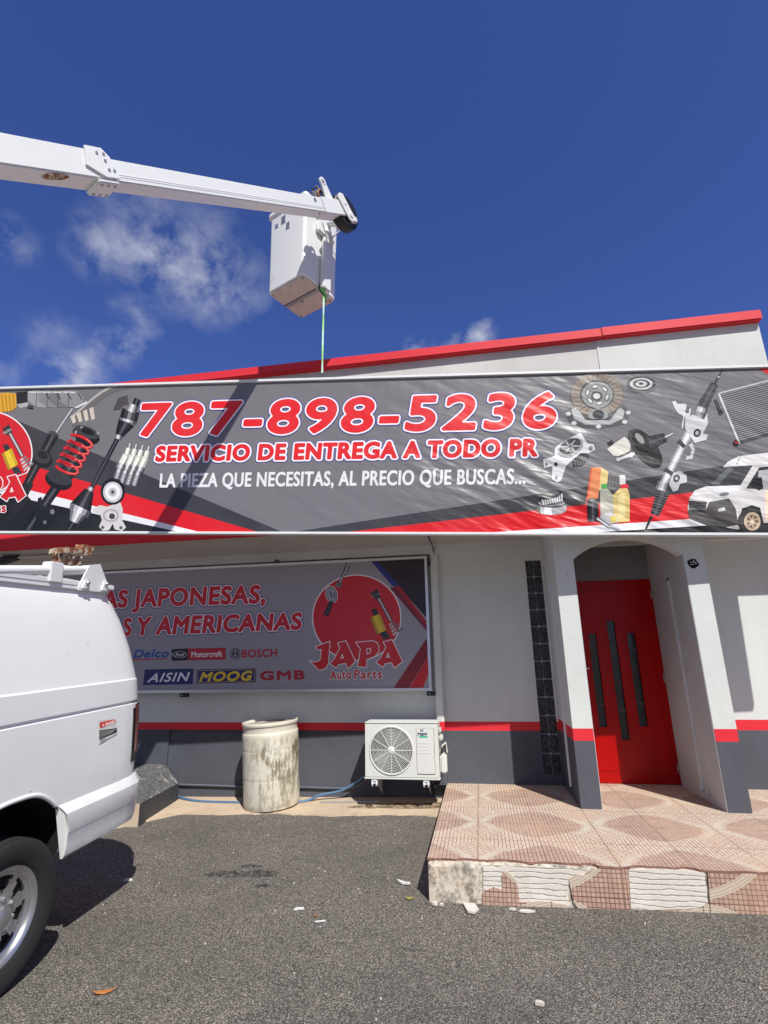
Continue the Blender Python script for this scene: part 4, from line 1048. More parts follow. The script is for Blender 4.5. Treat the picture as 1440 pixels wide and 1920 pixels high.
# taper bearing
P6([(20, 930), (200, 930), (204, 975), (170, 994), (110, 1000), (50, 994), (22, 976)], (176, 176, 178), 7)
P6([(70, 934), (110, 936), (112, 1000), (66, 996)], (238, 238, 240), 8); P6([(20, 930), (40, 930), (44, 992), (22, 976)], (90, 90, 92), 8); D6(112, 930, 92, 26, (40, 40, 42), 8); D6(112, 928, 82, 20, (150, 150, 152), 9)
P6([(40, 890), (170, 852), (200, 900), (170, 935), (60, 942), (36, 920)], (30, 30, 32), 9)
for i in range(9): B6((52 + i * 15, 896 - i * 4), (62 + i * 14, 940 - i * 3), 5, 6, [(226, 226, 228), (150, 150, 152)], 10)
D6(108, 878, 70, 24, (20, 20, 22), 11, -14); D6(106, 872, 52, 14, (90, 90, 92), 12, -14)
# filters and oil bottles
P6([(352, 710), (416, 708), (460, 736), (452, 810), (404, 850), (392, 920), (330, 940), (322, 930)], (236, 150, 96), 6); P6([(416, 708), (460, 736), (452, 810), (404, 850)], (222, 196, 130), 7)
P6([(352, 710), (362, 712), (334, 938), (322, 930)], (220, 96, 60), 7)
for i in range(6): B6((366 + i * 9, 716), (342 + i * 10, 930 - i * 3), 1.4, 1.4, [(214, 112, 66)], 8)
P6([(456, 762), (528, 758), (532, 840), (456, 850)], (120, 118, 116), 6)
for i in range(8): B6((460 + i * 9, 764), (462 + i * 9, 848), 1.5, 1.5, [(50, 48, 48)], 7)
P6([(528, 756), (562, 754), (566, 812), (530, 816)], (216, 214, 210), 7)
P6([(408, 846), (420, 836), (452, 836), (490, 880), (494, 990), (500, 1046), (420, 1050), (412, 1020)], (176, 174, 160), 9); P6([(416, 812), (450, 810), (454, 838), (418, 840)], (60, 160, 70), 10)
P6([(486, 880), (530, 836), (574, 832), (590, 880), (590, 1040), (500, 1048)], (214, 190, 120), 10); P6([(534, 814), (580, 810), (584, 836), (536, 838)], (212, 34, 44), 11); P6([(520, 880), (560, 862), (566, 1010), (522, 1024)], (232, 214, 150), 11)
B6((364, 912), (366, 1040), 36, 34, BLK, 10); D6(364, 910, 36, 12, (60, 60, 62), 11); B6((350, 908), (378, 906), 5, 5, [(150, 150, 152)], 12)
P6([(412, 1000), (470, 984), (510, 1010), (516, 1048), (440, 1060), (408, 1040)], (196, 196, 196), 12); B6((390, 1020), (470, 1076), 12, 9, MET, 13); B6((470, 1074), (526, 1094), 4, 3, MET, 13); P6([(470, 1006), (506, 1010), (510, 1044), (476, 1046)], (216, 196, 90), 13)
# delivery van picture
P6([(946, 960), (956, 900), (990, 850), (1056, 826), (1150, 720), (1190, 676), (1260, 640), (1440, 618), (1700, 600), (1720, 1050), (1400, 1050), (1250, 1090), (1160, 1072), (1060, 1062), (960, 1020)], (206, 203, 203), 6)
P6([(990, 850), (1056, 826), (1270, 818), (1300, 838), (1252, 850), (1100, 872), (980, 880)], (228, 226, 226), 7)
P6([(1190, 676), (1260, 640), (1440, 618), (1700, 600), (1700, 680), (1360, 694), (1170, 700)], (232, 230, 230), 7)
P6([(1056, 826), (1160, 708), (1346, 696), (1270, 818)], (58, 60, 62), 7); P6([(1090, 812), (1190, 712), (1230, 710), (1140, 814)], (96, 100, 102), 8)
P6([(1304, 838), (1386, 708), (1440, 704), (1560, 700), (1560, 852)], (44, 46, 48), 7); P6([(1380, 730), (1500, 712), (1500, 846), (1378, 840)], (170, 172, 174), 8); P6([(1340, 776), (1400, 768), (1410, 838), (1384, 850), (1340, 830)], (24, 24, 26), 9)
P6([(952, 912), (1064, 920), (1056, 964), (954, 962)], (26, 26, 28), 8)
for i in range(4): B6((956, 922 + i * 11), (1058, 928 + i * 10), 1.6, 1.6, [(110, 110, 112)], 9)
P6([(1100, 872), (1252, 850), (1236, 886), (1110, 896)], (206, 210, 212), 8); D6(1170, 874, 30, 12, (120, 124, 126), 9, -8)
P6([(946, 968), (1060, 966), (1080, 920), (1200, 900), (1240, 960), (1256, 1060), (1180, 1076), (1060, 1062), (956, 1022)], (76, 72, 70), 8); P6([(1130, 964), (1172, 952), (1178, 974), (1136, 980)], (196, 196, 196), 9); P6([(960, 966), (1040, 966), (1040, 984), (964, 984)], (34, 34, 36), 9)
P6([(1260, 1050), (1280, 960), (1340, 940), (1390, 956), (1412, 1050)], (20, 20, 22), 8); D6(1326, 1040, 74, 74, (58, 52, 48), 9); D6(1342, 1040, 50, 56, (206, 186, 160), 10); D6(1342, 1040, 40, 46, (176, 152, 126), 11)
for i in range(7): a = 2 * math.pi * i / 7; D6(1342 + 27 * math.cos(a), 1040 + 31 * math.sin(a), 6, 7, (70, 60, 52), 12)
D6(1342, 1040, 11, 13, (220, 206, 186), 12); P6([(1420, 840), (1700, 830), (1700, 1010), (1420, 1040)], (238, 214, 190), 7); B6((1246, 690), (1276, 630), 1.6, 1.2, [(30, 30, 32)], 9)
pr.build('printed_artwork', M_VINYL, banner)

# ------------------------------------------------------------------ sign on the wall
SY = 6.13; SX0, SX1, SZ0, SZ1 = -5.6, -.535, .945, 2.462
SMx = Matrix(((1, 0, 0, SX0), (0, 0, -1, SY), (0, 1, 0, SZ0), (0, 0, 0, 1)))
wsign = thing('wall_sign', 'grey framed wall sign listing car brands with red disc emblem, behind the parked van', 'sign', matrix=SMx)
SW, SH = SX1 - SX0, SZ1 - SZ0
def sp_(px, py): p = on_y(px, py, SY); return (p.x - SX0, p.z - SZ0)
mb = MB(); mb.box(.02, SW - .02, .02, SH - .02, -.03, -.001, M_ALU); mb.build('backing_sheet', wsign)
mb = MB(); mb.box(0, SW, 0, .032, -.05, .014, M_ALU, .003); mb.box(0, SW, SH - .030, SH, -.05, .014, M_ALU, .003); mb.box(0, .03, .0325, SH - .0305, -.05, .014, M_ALU, .003); mb.box(SW - .03, SW, .0325, SH - .0305, -.05, .014, M_ALU, .003); mb.build('frame', wsign)
for (x, y) in ((SW + .002, SH - .10), (SW - .06, -.05), (SW - 3.02, -.05), (SW - 1.9, SH + .001)):
    mb = MB()
    if x > SW: mb.box(x, x + .028, y, y + .07, -.05, .006, M_BLACK, .003); mb.box(x + .004, x + .02, y + .032, y + .04, .006, .012, M_STEEL)
    else: mb.box(x, x + .09 if y < 0 else x + .05, y + .0, y + .047, -.06, .0, M_BLACK, .003); mb.tube([(x + .03, y + .024, .0), (x + .03, y + .024, .008)], .008, M_STEEL, 8)
    mb.build('clamp', wsign)
sg = Print(None)
sg.poly([(.03, .0325), (SW - .03, .0325), (SW - .03, SH - .0305), (.03, SH - .0305)], (156, 154, 162), 0)
def z7(x, y): return sp_(180 + x / 2.182, 1000 + y / 2.182)
def z8(x, y): return sp_(560 + x / 5.143, 1030 + y / 5.143)
cl = lambda pts: [(min(max(x, .031), SW - .031), min(max(y, .0335), SH - .0315)) for x, y in pts]
sg.poly(cl([z8(*p) for p in [(750, 95), (1300, 60), (1300, 660)]]), (40, 22, 36), 1)
sg.poly(cl([z8(*p) for p in [(700, 106), (754, 104), (972, 352), (905, 356)]]), (36, 40, 130), 2)
sg.poly(cl([z8(*p) for p in [(880, 372), (972, 350), (1300, 690), (1300, 850), (1245, 790)]]), (120, 16, 32), 2); sg.poly(cl([z8(*p) for p in [(972, 352), (1300, 690), (1300, 740), (940, 372)]]), (170, 20, 34), 3)
sg.poly(cl([z8(*p) for p in [(915, 1350), (1300, 850), (1300, 1040), (1060, 1350)]]), (132, 14, 30), 2); sg.poly(cl([z8(*p) for p in [(1065, 1350), (1300, 1045), (1300, 1200), (1200, 1350)]]), (196, 18, 34), 3)
logo(sg, z8, .004, 4, .009)
Q7 = lambda a, b, c, d: [z7(*a), z7(*b), z7(*c), z7(*d)]
TXT = [(.034, (34, 40, 110)), (.0245, (240, 232, 236)), (.0125, (205, 12, 28))]
sg.text('JAPONESAS,', Q7((152, 232), (690, 214), (690, 283), (152, 299)), TXT, 4, 1.09, .10, CAP)
sg.text('AS', Q7((30, 238), (128, 234), (128, 300), (30, 304)), TXT, 4, 1.09, .10, CAP)
sg.text('Y AMERICANAS', Q7((174, 346), (840, 326), (840, 391), (168, 416)), TXT, 4, 1.09, .10)
sg.text('AS', Q7((60, 352), (144, 348), (144, 417), (56, 420)), TXT, 4, 1.09, .10)
sg.text('Delco', Q7((158, 478), (298, 474), (298, 506), (152, 510)), [(.0045, (40, 86, 160))], 4, 1.06, .2)
sg.poly([z7(*p) for p in [(140, 516), (290, 511), (290, 514), (140, 521)]], (190, 24, 36), 4)
sg.poly([z7(*p) for p in [(310, 474), (377, 471), (377, 519), (310, 522)]], (14, 14, 18), 4); sg.poly([z7(*p) for p in [(377, 471), (531, 468), (531, 516), (377, 519)]], (186, 26, 40), 4)
def ell(cx, cy, rx, ry, col, lay, hole=0):
    ring = lambda k_: [z7(cx + k_ * rx * math.cos(a), cy + k_ * ry * math.sin(a)) for a in [2 * math.pi * i / 32 for i in range(32)]]
    a, b = ring(1), ring(hole or .0)
    if hole: sg.tri(a + b, [t for i in range(32) for t in ((i, (i + 1) % 32, 32 + i), ((i + 1) % 32, 32 + (i + 1) % 32, 32 + i))], srgb(*col), lay)
    else: sg.poly(a, col, lay)
ell(343, 496, 29, 14, (206, 206, 210), 5, .90); sg.text('Ford', Q7((326, 489), (362, 488), (362, 503), (324, 504)), [(.0012, (220, 220, 224))], 5, .95, .35)
sg.text('Motorcraft', Q7((391, 484), (516, 482), (516, 504), (391, 507)), [(.0022, (236, 236, 238))], 5, 1.02)
ell(570, 493, 21, 24, (40, 40, 48), 4, .86); ell(570, 493, 13, 15, (40, 40, 48), 4, .78)
for x in (562, 578): sg.poly([z7(x - 2, 480), z7(x + 2, 480), z7(x + 2, 506), z7(x - 2, 506)], (40, 40, 48), 5)
sg.poly([z7(560, 491), z7(580, 491), z7(580, 495), z7(560, 495)], (40, 40, 48), 6)
sg.text('BOSCH', Q7((598, 477), (740, 473), (740, 504), (598, 508)), [(.0035, (186, 22, 38))], 4, 1.08)
sg.poly([z7(*p) for p in [(200, 557), (400, 553), (396, 617), (192, 621)]], (28, 34, 104), 4); sg.text('AISIN', Q7((222, 574), (384, 568), (380, 604), (210, 609)), [(.0035, (236, 236, 240))], 5, 1.12, .18)
sg.poly([z7(*p) for p in [(412, 557), (656, 552), (654, 609), (411, 615)]], (24, 30, 110), 4)
sg.poly([z7(*p) for p in [(416, 561), (652, 556), (650, 605), (415, 611)]], (200, 176, 40), 5); sg.poly([z7(*p) for p in [(418, 563), (650, 558), (648, 603), (417, 609)]], (24, 30, 110), 6)
sg.text('MOOG', Q7((432, 570), (640, 564), (636, 600), (424, 606)), [(.0065, (232, 200, 44))], 7, 1.12, .14)
sg.text('GMB', Q7((674, 566), (852, 561), (852, 596), (674, 600)), [(.0065, (168, 20, 38))], 4, 1.12)
sg.build('printed_artwork', M_SIGNV, wsign)

# ------------------------------------------------------------------ van with its rear end towards the shop
VX, VY = -3.45, 2.75
VM = Matrix.Translation((VX, VY, gz(-2.5, VY))) @ Matrix.Rotation(.052, 4, 'X')
VI = VM.inverted()
van = thing('parked_van', 'white panel van with rusty fittings on its roof rack, parked tail to the shop', 'van', matrix=VM)
def vl(px, py, X): return VI @ on_x(px, py, X)
PROF = [(.90, .515), (.955, .535), (.985, .62), (.998, .80), (1.003, .98), (1.000, 1.18), (.995, 1.285), (.981, 1.293), (.981, 1.303), (.995, 1.311),
        (.992, 1.38), (.988, 1.452), (.977, 1.461), (.966, 1.52), (.940, 1.68), (.900, 1.86), (.866, 1.99), (.842, 2.052), (.838, 2.060), (.862, 2.066), (.862, 2.084), (.836, 2.092),
        (.79, 2.125), (.66, 2.158), (.40, 2.178), (0, 2.186)]
def yrear(z): return float(np.interp(z, [.3, .5, .9, 1.25, 1.5, 1.8, 2.05, 2.14, 2.19], [1.06, 1.10, 1.12, 1.11, 1.085, 1.0, .86, .79, .69]))
DIST = [(.26, .0), (.16, .006), (.095, .02), (.05, .045), (.02, .085), (.004, .13), (.0, .20)]
FRONT = [-4.55, -4.35, -3.75, -3.2, -2.75, -2.2]
def ztop(y): return float(np.interp(y, [-4.55, -4.35, -3.75, -3.2, -2.75, -2.2], [.98, 1.12, 1.26, 1.72, 2.12, 2.2]))
bm = bmesh.new(); cols = []
stations = [('f', y) for y in FRONT] + [('f', -1.5), ('f', -.6), ('f', -.3), ('f', 0.0), ('f', .3), ('f', .55)] + [('r', i) for i in range(len(DIST))]
def sect(st):
    o = []
    for (x, z) in PROF:
        if st[0] == 'f':
            y = st[1]; zt = ztop(y); zz = z if zt > 2.19 else .515 + (z - .515) * (zt - .515) / 1.671
            xx = x * float(np.interp(y, [-4.55, -4.3, -3.8, -3.0], [.80, .92, .985, 1.0]))
            o.append((xx, y if y < -.2 else -.3 + (y + .3) * (yrear(z) - .27 + .3) / 1.15, zz))
        else:
            d, i_ = DIST[st[1]]; o.append((max(0, x - i_ * (1 if x > .3 else x / .3)), yrear(z) - d, z))
    return o
for st in stations:
    p = sect(st); r_ = [bm.verts.new(v) for v in p]; l_ = [bm.verts.new((-v[0], v[1], v[2])) for v in p[:-1]]
    cols.append(r_ + list(reversed(l_)))
for a, b in zip(cols, cols[1:]):
    for i in range(len(a)):
        j = (i + 1) % len(a); bm.faces.new((a[i], a[j], b[j], b[i]))
n_ = len(PROF)
for cidx in (0, -1):
    c_ = cols[cidx]
    for i in range(n_ - 1):
        i2, j2 = (2 * n_ - 2 - i) , (2 * n_ - 3 - i)
        i2 %= len(c_); 
        vs = [c_[i], c_[i + 1], c_[2 * n_ - 3 - i] if i < n_ - 2 else c_[n_ - 1], c_[(2 * n_ - 2 - i) % len(c_)]]
        u = []
        for v in vs:
            if v not in u: u.append(v)
        if len(u) > 2:
            try: bm.faces.new(u)
            except ValueError: pass
bmesh.ops.holes_fill(bm, edges=[e for e in bm.edges if len(e.link_faces) < 2], sides=0)
bmesh.ops.recalc_face_normals(bm, faces=bm.faces)
me = bpy.data.meshes.new('body'); bm.to_mesh(me); bm.free(); me.materials.append(M_VAN); me.materials.append(M_DARK)
body = bpy.data.objects.new('body', me); link(body, van)
ARCH = [(.385, .25), (.385, .55), (.377, .67), (.340, .755), (.25, .845), (.14, .905), (0, .918), (-.14, .905), (-.27, .85), (-.36, .76), (-.41, .64), (-.425, .25)]
def curve_through(P, m=5):
    q = [Vector((a, b, 0)) for a, b in P]; o = []
    for i in range(len(q) - 1):
        a, b, c, d = q[max(i - 1, 0)], q[i], q[i + 1], q[min(i + 2, len(q) - 1)]
        for s_ in range(m):
            t = s_ / m; v = .5 * ((2 * b) + (c - a) * t + (2 * a - 5 * b + 4 * c - d) * t ** 2 + (3 * b - a - 3 * c + d) * t ** 3); o.append((v.x, v.y))
    return o + [P[-1]]
ARCH = [ARCH[0]] + curve_through(ARCH[1:-1]) + [ARCH[-1]]
cb = MB()
for yc in (0.0, -3.5):
    for sgn in (1, -1):
        cb.prism([(sgn * .62, y + yc, z) for y, z in ARCH], (sgn * .6, 0, 0), M_DARK)
cut_o = cb.build('wheel_well_cutter', van)
bo = body.modifiers.new('arches', 'BOOLEAN'); bo.operation = 'DIFFERENCE'; bo.solver = 'EXACT'; bo.object = cut_o
try: bo.material_mode = 'TRANSFER'
except Exception: pass
bpy.context.view_layer.update(); dg = bpy.context.evaluated_depsgraph_get(); nm = bpy.data.meshes.new_from_object(body.evaluated_get(dg)); body.modifiers.clear(); body.data = nm
bpy.data.objects.remove(cut_o)
for p in nm.polygons: p.use_smooth = True
nm.set_sharp_from_angle(angle=R(32))
def vpart(mb, name, parent=van, **kw): return mb.build(name, parent, **kw)
# rolled lip round each arch
for yc in (0.0, -3.5):
    for sgn in (1, -1):
        mb = MB(); pts = []
        for i, (y, z) in enumerate(ARCH[1:-1]):
            if yc == 0 and y > .2 and z < .80: continue
            pts.append((sgn * float(np.interp(z, [q[1] for q in PROF[:8]], [q[0] for q in PROF[:8]])) - sgn * .002, y + yc, z))
        mb.tube(pts, .013, M_VAN, 8); vpart(mb, 'wheel_arch_lip', smooth=50)
def side_x(z): return float(np.interp(z, [q[1] for q in PROF], [q[0] for q in PROF]))
def side_patch(pts, m, name):
    mb = MB(); P_ = [vl(px, py, -2.452) for px, py in pts]; mb.prism([(side_x(p.z) + .0005, p.y, p.z) for p in P_], (.0015, 0, 0), m); vpart(mb, name)
side_patch([(24, 1506), (40, 1499), (60, 1492), (61, 1495), (44, 1502), (26, 1509)], plain('chipped_primer', (.05, .03, .03), .8), 'paint_chip')
# rear bumper wrapping the corner up to the arch
mb = MB()
path = [(1.0, .395), (1.0, .75), (.998, .92), (.985, 1.03), (.95, 1.10), (.88, 1.145), (.74, 1.165), (.0, 1.17)]
path += [(-x, y) for x, y in reversed(path[:-1])]
sec = [(-.06, .500), (.004, .515), (.016, .56), (.020, .635), (.030, .655), (.032, .750), (.012, .785), (.002, .800), (-.05, .805)]
rows = []
for i, (x, y) in enumerate(path):
    a = Vector(path[max(i - 1, 0)]); b = Vector(path[min(i + 1, len(path) - 1)]); t_ = (b - a).normalized(); nrm = Vector((t_.y, -t_.x))
    rows.append([mb.bm.verts.new((x + nrm.x * o, y + nrm.y * o, z)) for o, z in sec])
def arch_y(z): return float(np.interp(z, [.50, .55, .67, .755, .81], [.386, .385, .377, .340, .300]))
first, last = [], []
for sg_, r_ in ((1, rows[0]), (-1, rows[-1])):
    for v in r_:
        v.co.y = arch_y(v.co.z) + .004
        if abs(v.co.x) < .995: v.co.x = sg_ * .995
    inner = [mb.bm.verts.new((v.co.x - sg_ * .015, v.co.y, v.co.z)) for v in r_]
    if sg_ > 0: first = inner
    else: last = inner
rows = [first] + rows + [last]
i = mb.mi(M_VAN)
for a, b in zip(rows, rows[1:]):
    for q in range(len(sec) - 1): mb.bm.faces.new((a[q], a[q + 1], b[q + 1], b[q])).material_index = i
mb.bm.faces.new(rows[0]).material_index = i; mb.bm.faces.new(list(reversed(rows[-1]))).material_index = i
vpart(mb, 'rear_bumper', smooth=28)
# tail lamps on the rear corners
def body_pt(z, d, ins, off=.006):
    x = float(np.interp(z, [q[1] for q in PROF], [q[0] for q in PROF])) - ins; return (x + off, yrear(z) - d + off, z)
for sgn in (1, -1):
    mb = MB(); mb2 = MB(); zz = np.linspace(.905, 1.285, 8); ds = [(.165, .006), (.145, .009), (.095, .02), (.05, .045), (.02, .085), (.004, .13), (.0, .20)]
    for (mm, m_, za, zb, off) in ((mb, M_BLACK, .895, 1.295, .003), (mb2, M_LENS, .96, 1.28, .008)):
        zs = np.linspace(za, zb, 8); g_ = [[mm.bm.verts.new((sgn * body_pt(z, d, ii, off)[0], body_pt(z, d, ii, off)[1], z)) for d, ii in (ds if m_ is M_BLACK else ds[1:-1])] for z in zs]
        for a, b in zip(g_, g_[1:]):
            for q in range(len(a) - 1): mm.bm.faces.new((a[q], a[q + 1], b[q + 1], b[q])).material_index = mm.mi(m_)
    t_ = vpart(mb, 'tail_light', smooth=60); vpart(mb2, 'lens', t_, smooth=60)
# rear doors and rear window
mb = MB(); mb.box(-.004, .004, 1.112, 1.13, .82, 1.25, M_BLACK); vpart(mb, 'door_seam')
for s_ in (1, -1):
    mb = MB(); mb.prism([(s_ * .08, 1.09, 1.45), (s_ * .66, 1.09, 1.45), (s_ * .60, .965, 1.86), (s_ * .08, .965, 1.86)], (0, .012, .004), M_GLASSD); vpart(mb, 'rear_window')
    mb = MB(); mb.prism([(s_ * .995, -2.25, 1.47), (s_ * .92, -2.35, 1.86), (s_ * .90, -2.85, 1.86), (s_ * .965, -3.35, 1.47)], (s_ * .006, 0, .002), M_GLASSD); vpart(mb, 'door_window')
    mb = MB(); mb.box(s_ * 1.12 - .09, s_ * 1.12 + .09, -3.28, -3.16, 1.42, 1.66, M_BLACK, .03); vpart(mb, 'wing_mirror')
    mb = MB(); mb.box(s_ * .62 - .13, s_ * .62 + .13, -4.565, -4.45, .80, .94, M_ACW, .02); vpart(mb, 'headlight')
mb = MB(); mb.prism([(-.78, -3.72, 1.36), (.78, -3.72, 1.36), (.68, -2.92, 2.07), (-.68, -2.92, 2.07)], (0, -.02, .012), M_GLASSD); vpart(mb, 'windscreen')
mb = MB(); mb.box(-.42, .42, -4.57, -4.5, .62, .92, M_BLACK, .01); vpart(mb, 'grille')
mb = MB(); mb.box(-.95, .95, -4.68, -4.52, .42, .62, M_BLACK, .04); vpart(mb, 'front_bumper')
# underside
mb = MB(); mb.box(-.55, .55, -4.2, .7, .26, .45, M_DARK); mb.tube([(-.75, 0, .365), (.75, 0, .365)], .06, M_DARK, 10); mb.lathe([(0, -.16), (.12, -.12), (.16, 0), (.12, .12), (0, .16)], M_DARK, 14, Matrix.Translation((0, 0, .37)))
mb.tube([(.55, -1.5, .30), (.55, .55, .32), (.45, .8, .34)], .03, M_DARK, 8); vpart(mb, 'chassis')
# wheels
def make_wheel(): 
    RY = Matrix.Rotation(R(90), 4, 'Y')
    w = bpy.data.objects.new('wheel', None); w.empty_display_size = .1; COL.objects.link(w)
    mb = MB(); pr_ = [(.226, .100), (.236, .110), (.250, .119), (.272, .126), (.300, .131), (.328, .131), (.346, .124), (.355, .108), (.360, .085), (.362, .05), (.361, 0), (.360, -.05), (.357, -.085), (.350, -.108), (.30, -.122), (.226, -.118)]
    mb.lathe(pr_, M_RUBBER, 72, RY)
    for i in range(60):       # shoulder blocks
        a = 2 * math.pi * i / 60; M_ = Matrix.Rotation(a, 4, 'X') @ Matrix.Translation((0, 0, .3575))
        mb.box(.062, .112, -.012, .011, -.012, .0005, M_RUBBER, mat4=M_); mb.box(-.05, .05, -.0135, .0125, -.012, .004, M_RUBBER, mat4=M_)
    mb.build('tyre', w, smooth=35)
    mb = MB(); mb.lathe([(.233, .100), (.236, .106), (.231, .110), (.223, .107), (.212, .096), (.206, .085), (.205, .02), (.206, -.10), (.226, -.117)], M_CHROME, 64, RY)
    # disc with eight wedge openings
    n, rings = 64, [.055, .075, .105, .128, .150, .172, .190, .2085]; hts = [.092, .091, .080, .075, .072, .070, .072, .080]
    t = bmesh.new(); vv = [[t.verts.new((h, r_ * math.cos(2 * math.pi * i / n), r_ * math.sin(2 * math.pi * i / n))) for i in range(n)] for r_, h in zip(rings, hts)]
    for k_ in range(len(rings) - 1):
        for i in range(n):
            q = i % 8
            if 2 <= k_ <= 5 and (1 <= q <= 6 if k_ == 5 else (2 <= q <= 5 if k_ == 4 else (2 <= q <= 5 if k_ == 3 else 3 <= q <= 4))): continue
            f = t.faces.new((vv[k_][i], vv[k_][(i + 1) % n], vv[k_ + 1][(i + 1) % n], vv[k_ + 1][i])); f.smooth = True
    ext = bmesh.ops.extrude_face_region(t, geom=list(t.faces)); vs = [e for e in ext['geom'] if isinstance(e, bmesh.types.BMVert)]
    bmesh.ops.translate(t, vec=(-.018, 0, 0), verts=vs); mb.add(t, M_CHROME)
    mb.build('rim', w, smooth=38)
    mb = MB(); mb.lathe([(.0, .050), (.20, .052)], M_DARK, 40, RY); mb.build('brake_backing', w)
    mb = MB(); mb.lathe([(.062, .082), (.066, .100), (.062, .112), (.050, .124), (.028, .132), (0, .134)], M_CHROME, 40, RY); mb.build('hub_cap', w, smooth=50)
    for i in range(8):
        a = 2 * math.pi * (i + .5) / 8; mb = MB(); M_ = Matrix.Translation((.080, .088 * math.cos(a), .088 * math.sin(a))) @ RY
        mb.lathe([(.0125, 0), (.0125, .016), (.009, .024), (0, .026)], M_STEEL, 8, M_); mb.build('lug_nut', w, smooth=30)
    return w
def copy_tree(o, parent=None):
    c_ = o.copy(); COL.objects.link(c_); c_.parent = parent
    for ch in [x for x in o.children]: copy_tree(ch, c_)
    return c_
w0 = make_wheel(); w0.parent = van
for (sx, yy) in ((1, 0), (-1, 0), (1, -3.5), (-1, -3.5)):
    w = w0 if (sx, yy) == (1, 0) else copy_tree(w0, van)
    w.location = (sx * .872, yy + (.015 if not yy else 0), .3605 + (.035 if yy else 0)); w.rotation_euler = (R(10), 0, 0 if sx > 0 else R(180))
# rack on the roof
def rack():
    X = -2.61
    a, b = vl(0, 1070, X), vl(168, 1068, X); d = (b - a).normalized()
    mb = MB(); mb.tube([a - d * 2.6, b], .030, M_LIFT, 14); mb.tube([Vector((-p.x, p.y, p.z)) for p in (a - d * 2.6, b)], .030, M_LIFT, 14)
    rk = vpart(mb, 'roof_rack', smooth=40)
    for s_ in (1, -1):
        rail = MB(); rail.box(s_ * .845 - .02, s_ * .845 + .02, -2.4, .80, 2.085, 2.12, M_LIFT, .006); rail.build('rail', rk)
    for s_ in (1, -1):
        pl = [vl(140, 1100, X), vl(160, 1060, X), vl(180, 1058, X), vl(196, 1100, X), vl(194, 1111, X), vl(140, 1107, X)]
        mb = MB(); mb.prism([(s_ * (p.x + .022), p.y, p.z) for p in pl], (s_ * .012, 0, 0), M_LIFT)
        pb = vl(151, 1094, X); pc = vl(187, 1096, X)
        for p in (pb, pc):
            mb.box(s_ * p.x + s_ * .034 - .012, s_ * p.x + s_ * .034 + .014, p.y - .018, p.y + .018, p.z - .02, p.z + .02, M_LIFT, .004)
            mb.lathe([(.013, 0), (.013, .02), (0, .022)], M_STEEL, 8, Matrix.Translation((s_ * (p.x + .045), p.y, p.z)) @ Matrix.Rotation(R(90 * s_), 4, 'Y'))
            mb.box(s_ * p.x - .03, s_ * p.x + .05, p.y - .03, p.y + .03, 2.07, 2.10, M_LIFT, .004)
        mb.build('end_plate', rk)
    for px in (96, 110): pass
    p = vl(98, 1079, X); q = vl(100, 1062, X); mb = MB(); mb.box(p.x - .035, p.x + .035, p.y - .055, p.y + .05, 2.09, q.z + .025, M_LIFT, .006); mb.build('clamp', rk)
    p2 = vl(112, 1082, X); mb = MB(); mb.tube([(p2.x - .01, p2.y, 2.09), (p2.x - .01, p2.y, q.z - .01)], .026, M_RUST, 12); mb.build('spacer', rk, smooth=40)
    # corroded ladder stops
    a1, a2 = vl(106, 1058, X), vl(106, 1031, X)
    mb = MB(); mb.box(a1.x - .025, a1.x + .02, a1.y - .022, a1.y + .022, a1.z - .02, a2.z, M_RUST, .008); mb.box(a1.x - .03, a1.x + .03, a1.y - .05, a1.y - .024, a1.z + .05, a2.z + .008, M_RUST, .01); mb.tube([(a1.x + .02, a1.y, a1.z + .06), (a1.x + .03, a1.y, a1.z + .06)], .012, M_BLACK, 8); mb.build('ladder_stop', rk)
    b1, b2 = vl(130, 1055, X), vl(130, 1040, X); c1 = vl(145, 1055, X)
    mb = MB()
    for p in (b1, c1): mb.box(p.x - .02, p.x + .02, p.y - .018, p.y + .018, p.z - .02, b2.z, M_RUST, .006); mb.lathe([(.009, 0), (.009, .012), (0, .014)], M_STEEL, 8, Matrix.Translation((p.x + .02, p.y, p.z + .03)) @ Matrix.Rotation(R(90), 4, 'Y'))
    e0, e1 = vl(114, 1037, X), vl(170, 1041, X); e2 = vl(172, 1026, X); e3 = vl(115, 1026, X); e4 = vl(142, 1030, X); e5 = vl(150, 1021, X)
    mb.prism([(p.x - .03, p.y, p.z) for p in (e0, e3, e4, vl(142, 1037, X))], (.07, 0, 0), M_RUST)
    mb.prism([(p.x - .03, p.y, p.z) for p in (vl(141, 1037, X), e5, e2, vl(160, 1042, X))], (.06, 0, 0), M_RUST)
    mb.build('ladder_stop', rk)
rack()
# warning decal near the tail lamp
dk = Print(None)
def vs_(px, py):
    p = vl(px, py, -2.452); return (p.y, p.z)
def vz(x, y): return vs_(x / 4, 1000 + y / 4)
dk.poly([vz(736, 1400), (vz(866, 1392)), vz(872, 1500), vz(736, 1580)], (216, 216, 214), 1)
dk.poly([vz(740, 1424), vz(750, 1416), vz(850, 1394), vz(864, 1412), vz(852, 1426), vz(744, 1462)], (214, 66, 56), 2)
dk.poly([vz(758, 1448), vz(768, 1426), vz(776, 1444)], (236, 226, 220), 3)
dk.text('DANGER', [vz(784, 1424), vz(852, 1402), vz(852, 1424), vz(784, 1446)], [(.0012, (240, 232, 228))], 3, 1.0)
dk.poly([vz(738, 1478), vz(870, 1460), vz(870, 1492), vz(738, 1548)], (46, 44, 44), 2)
for i in range(5): dk.poly([vz(742, 1486 + i * 11), vz(866 - i * 8, 1468 + i * 6), vz(866 - i * 8, 1470 + i * 6), vz(742, 1489 + i * 11)], (196, 194, 190), 3)
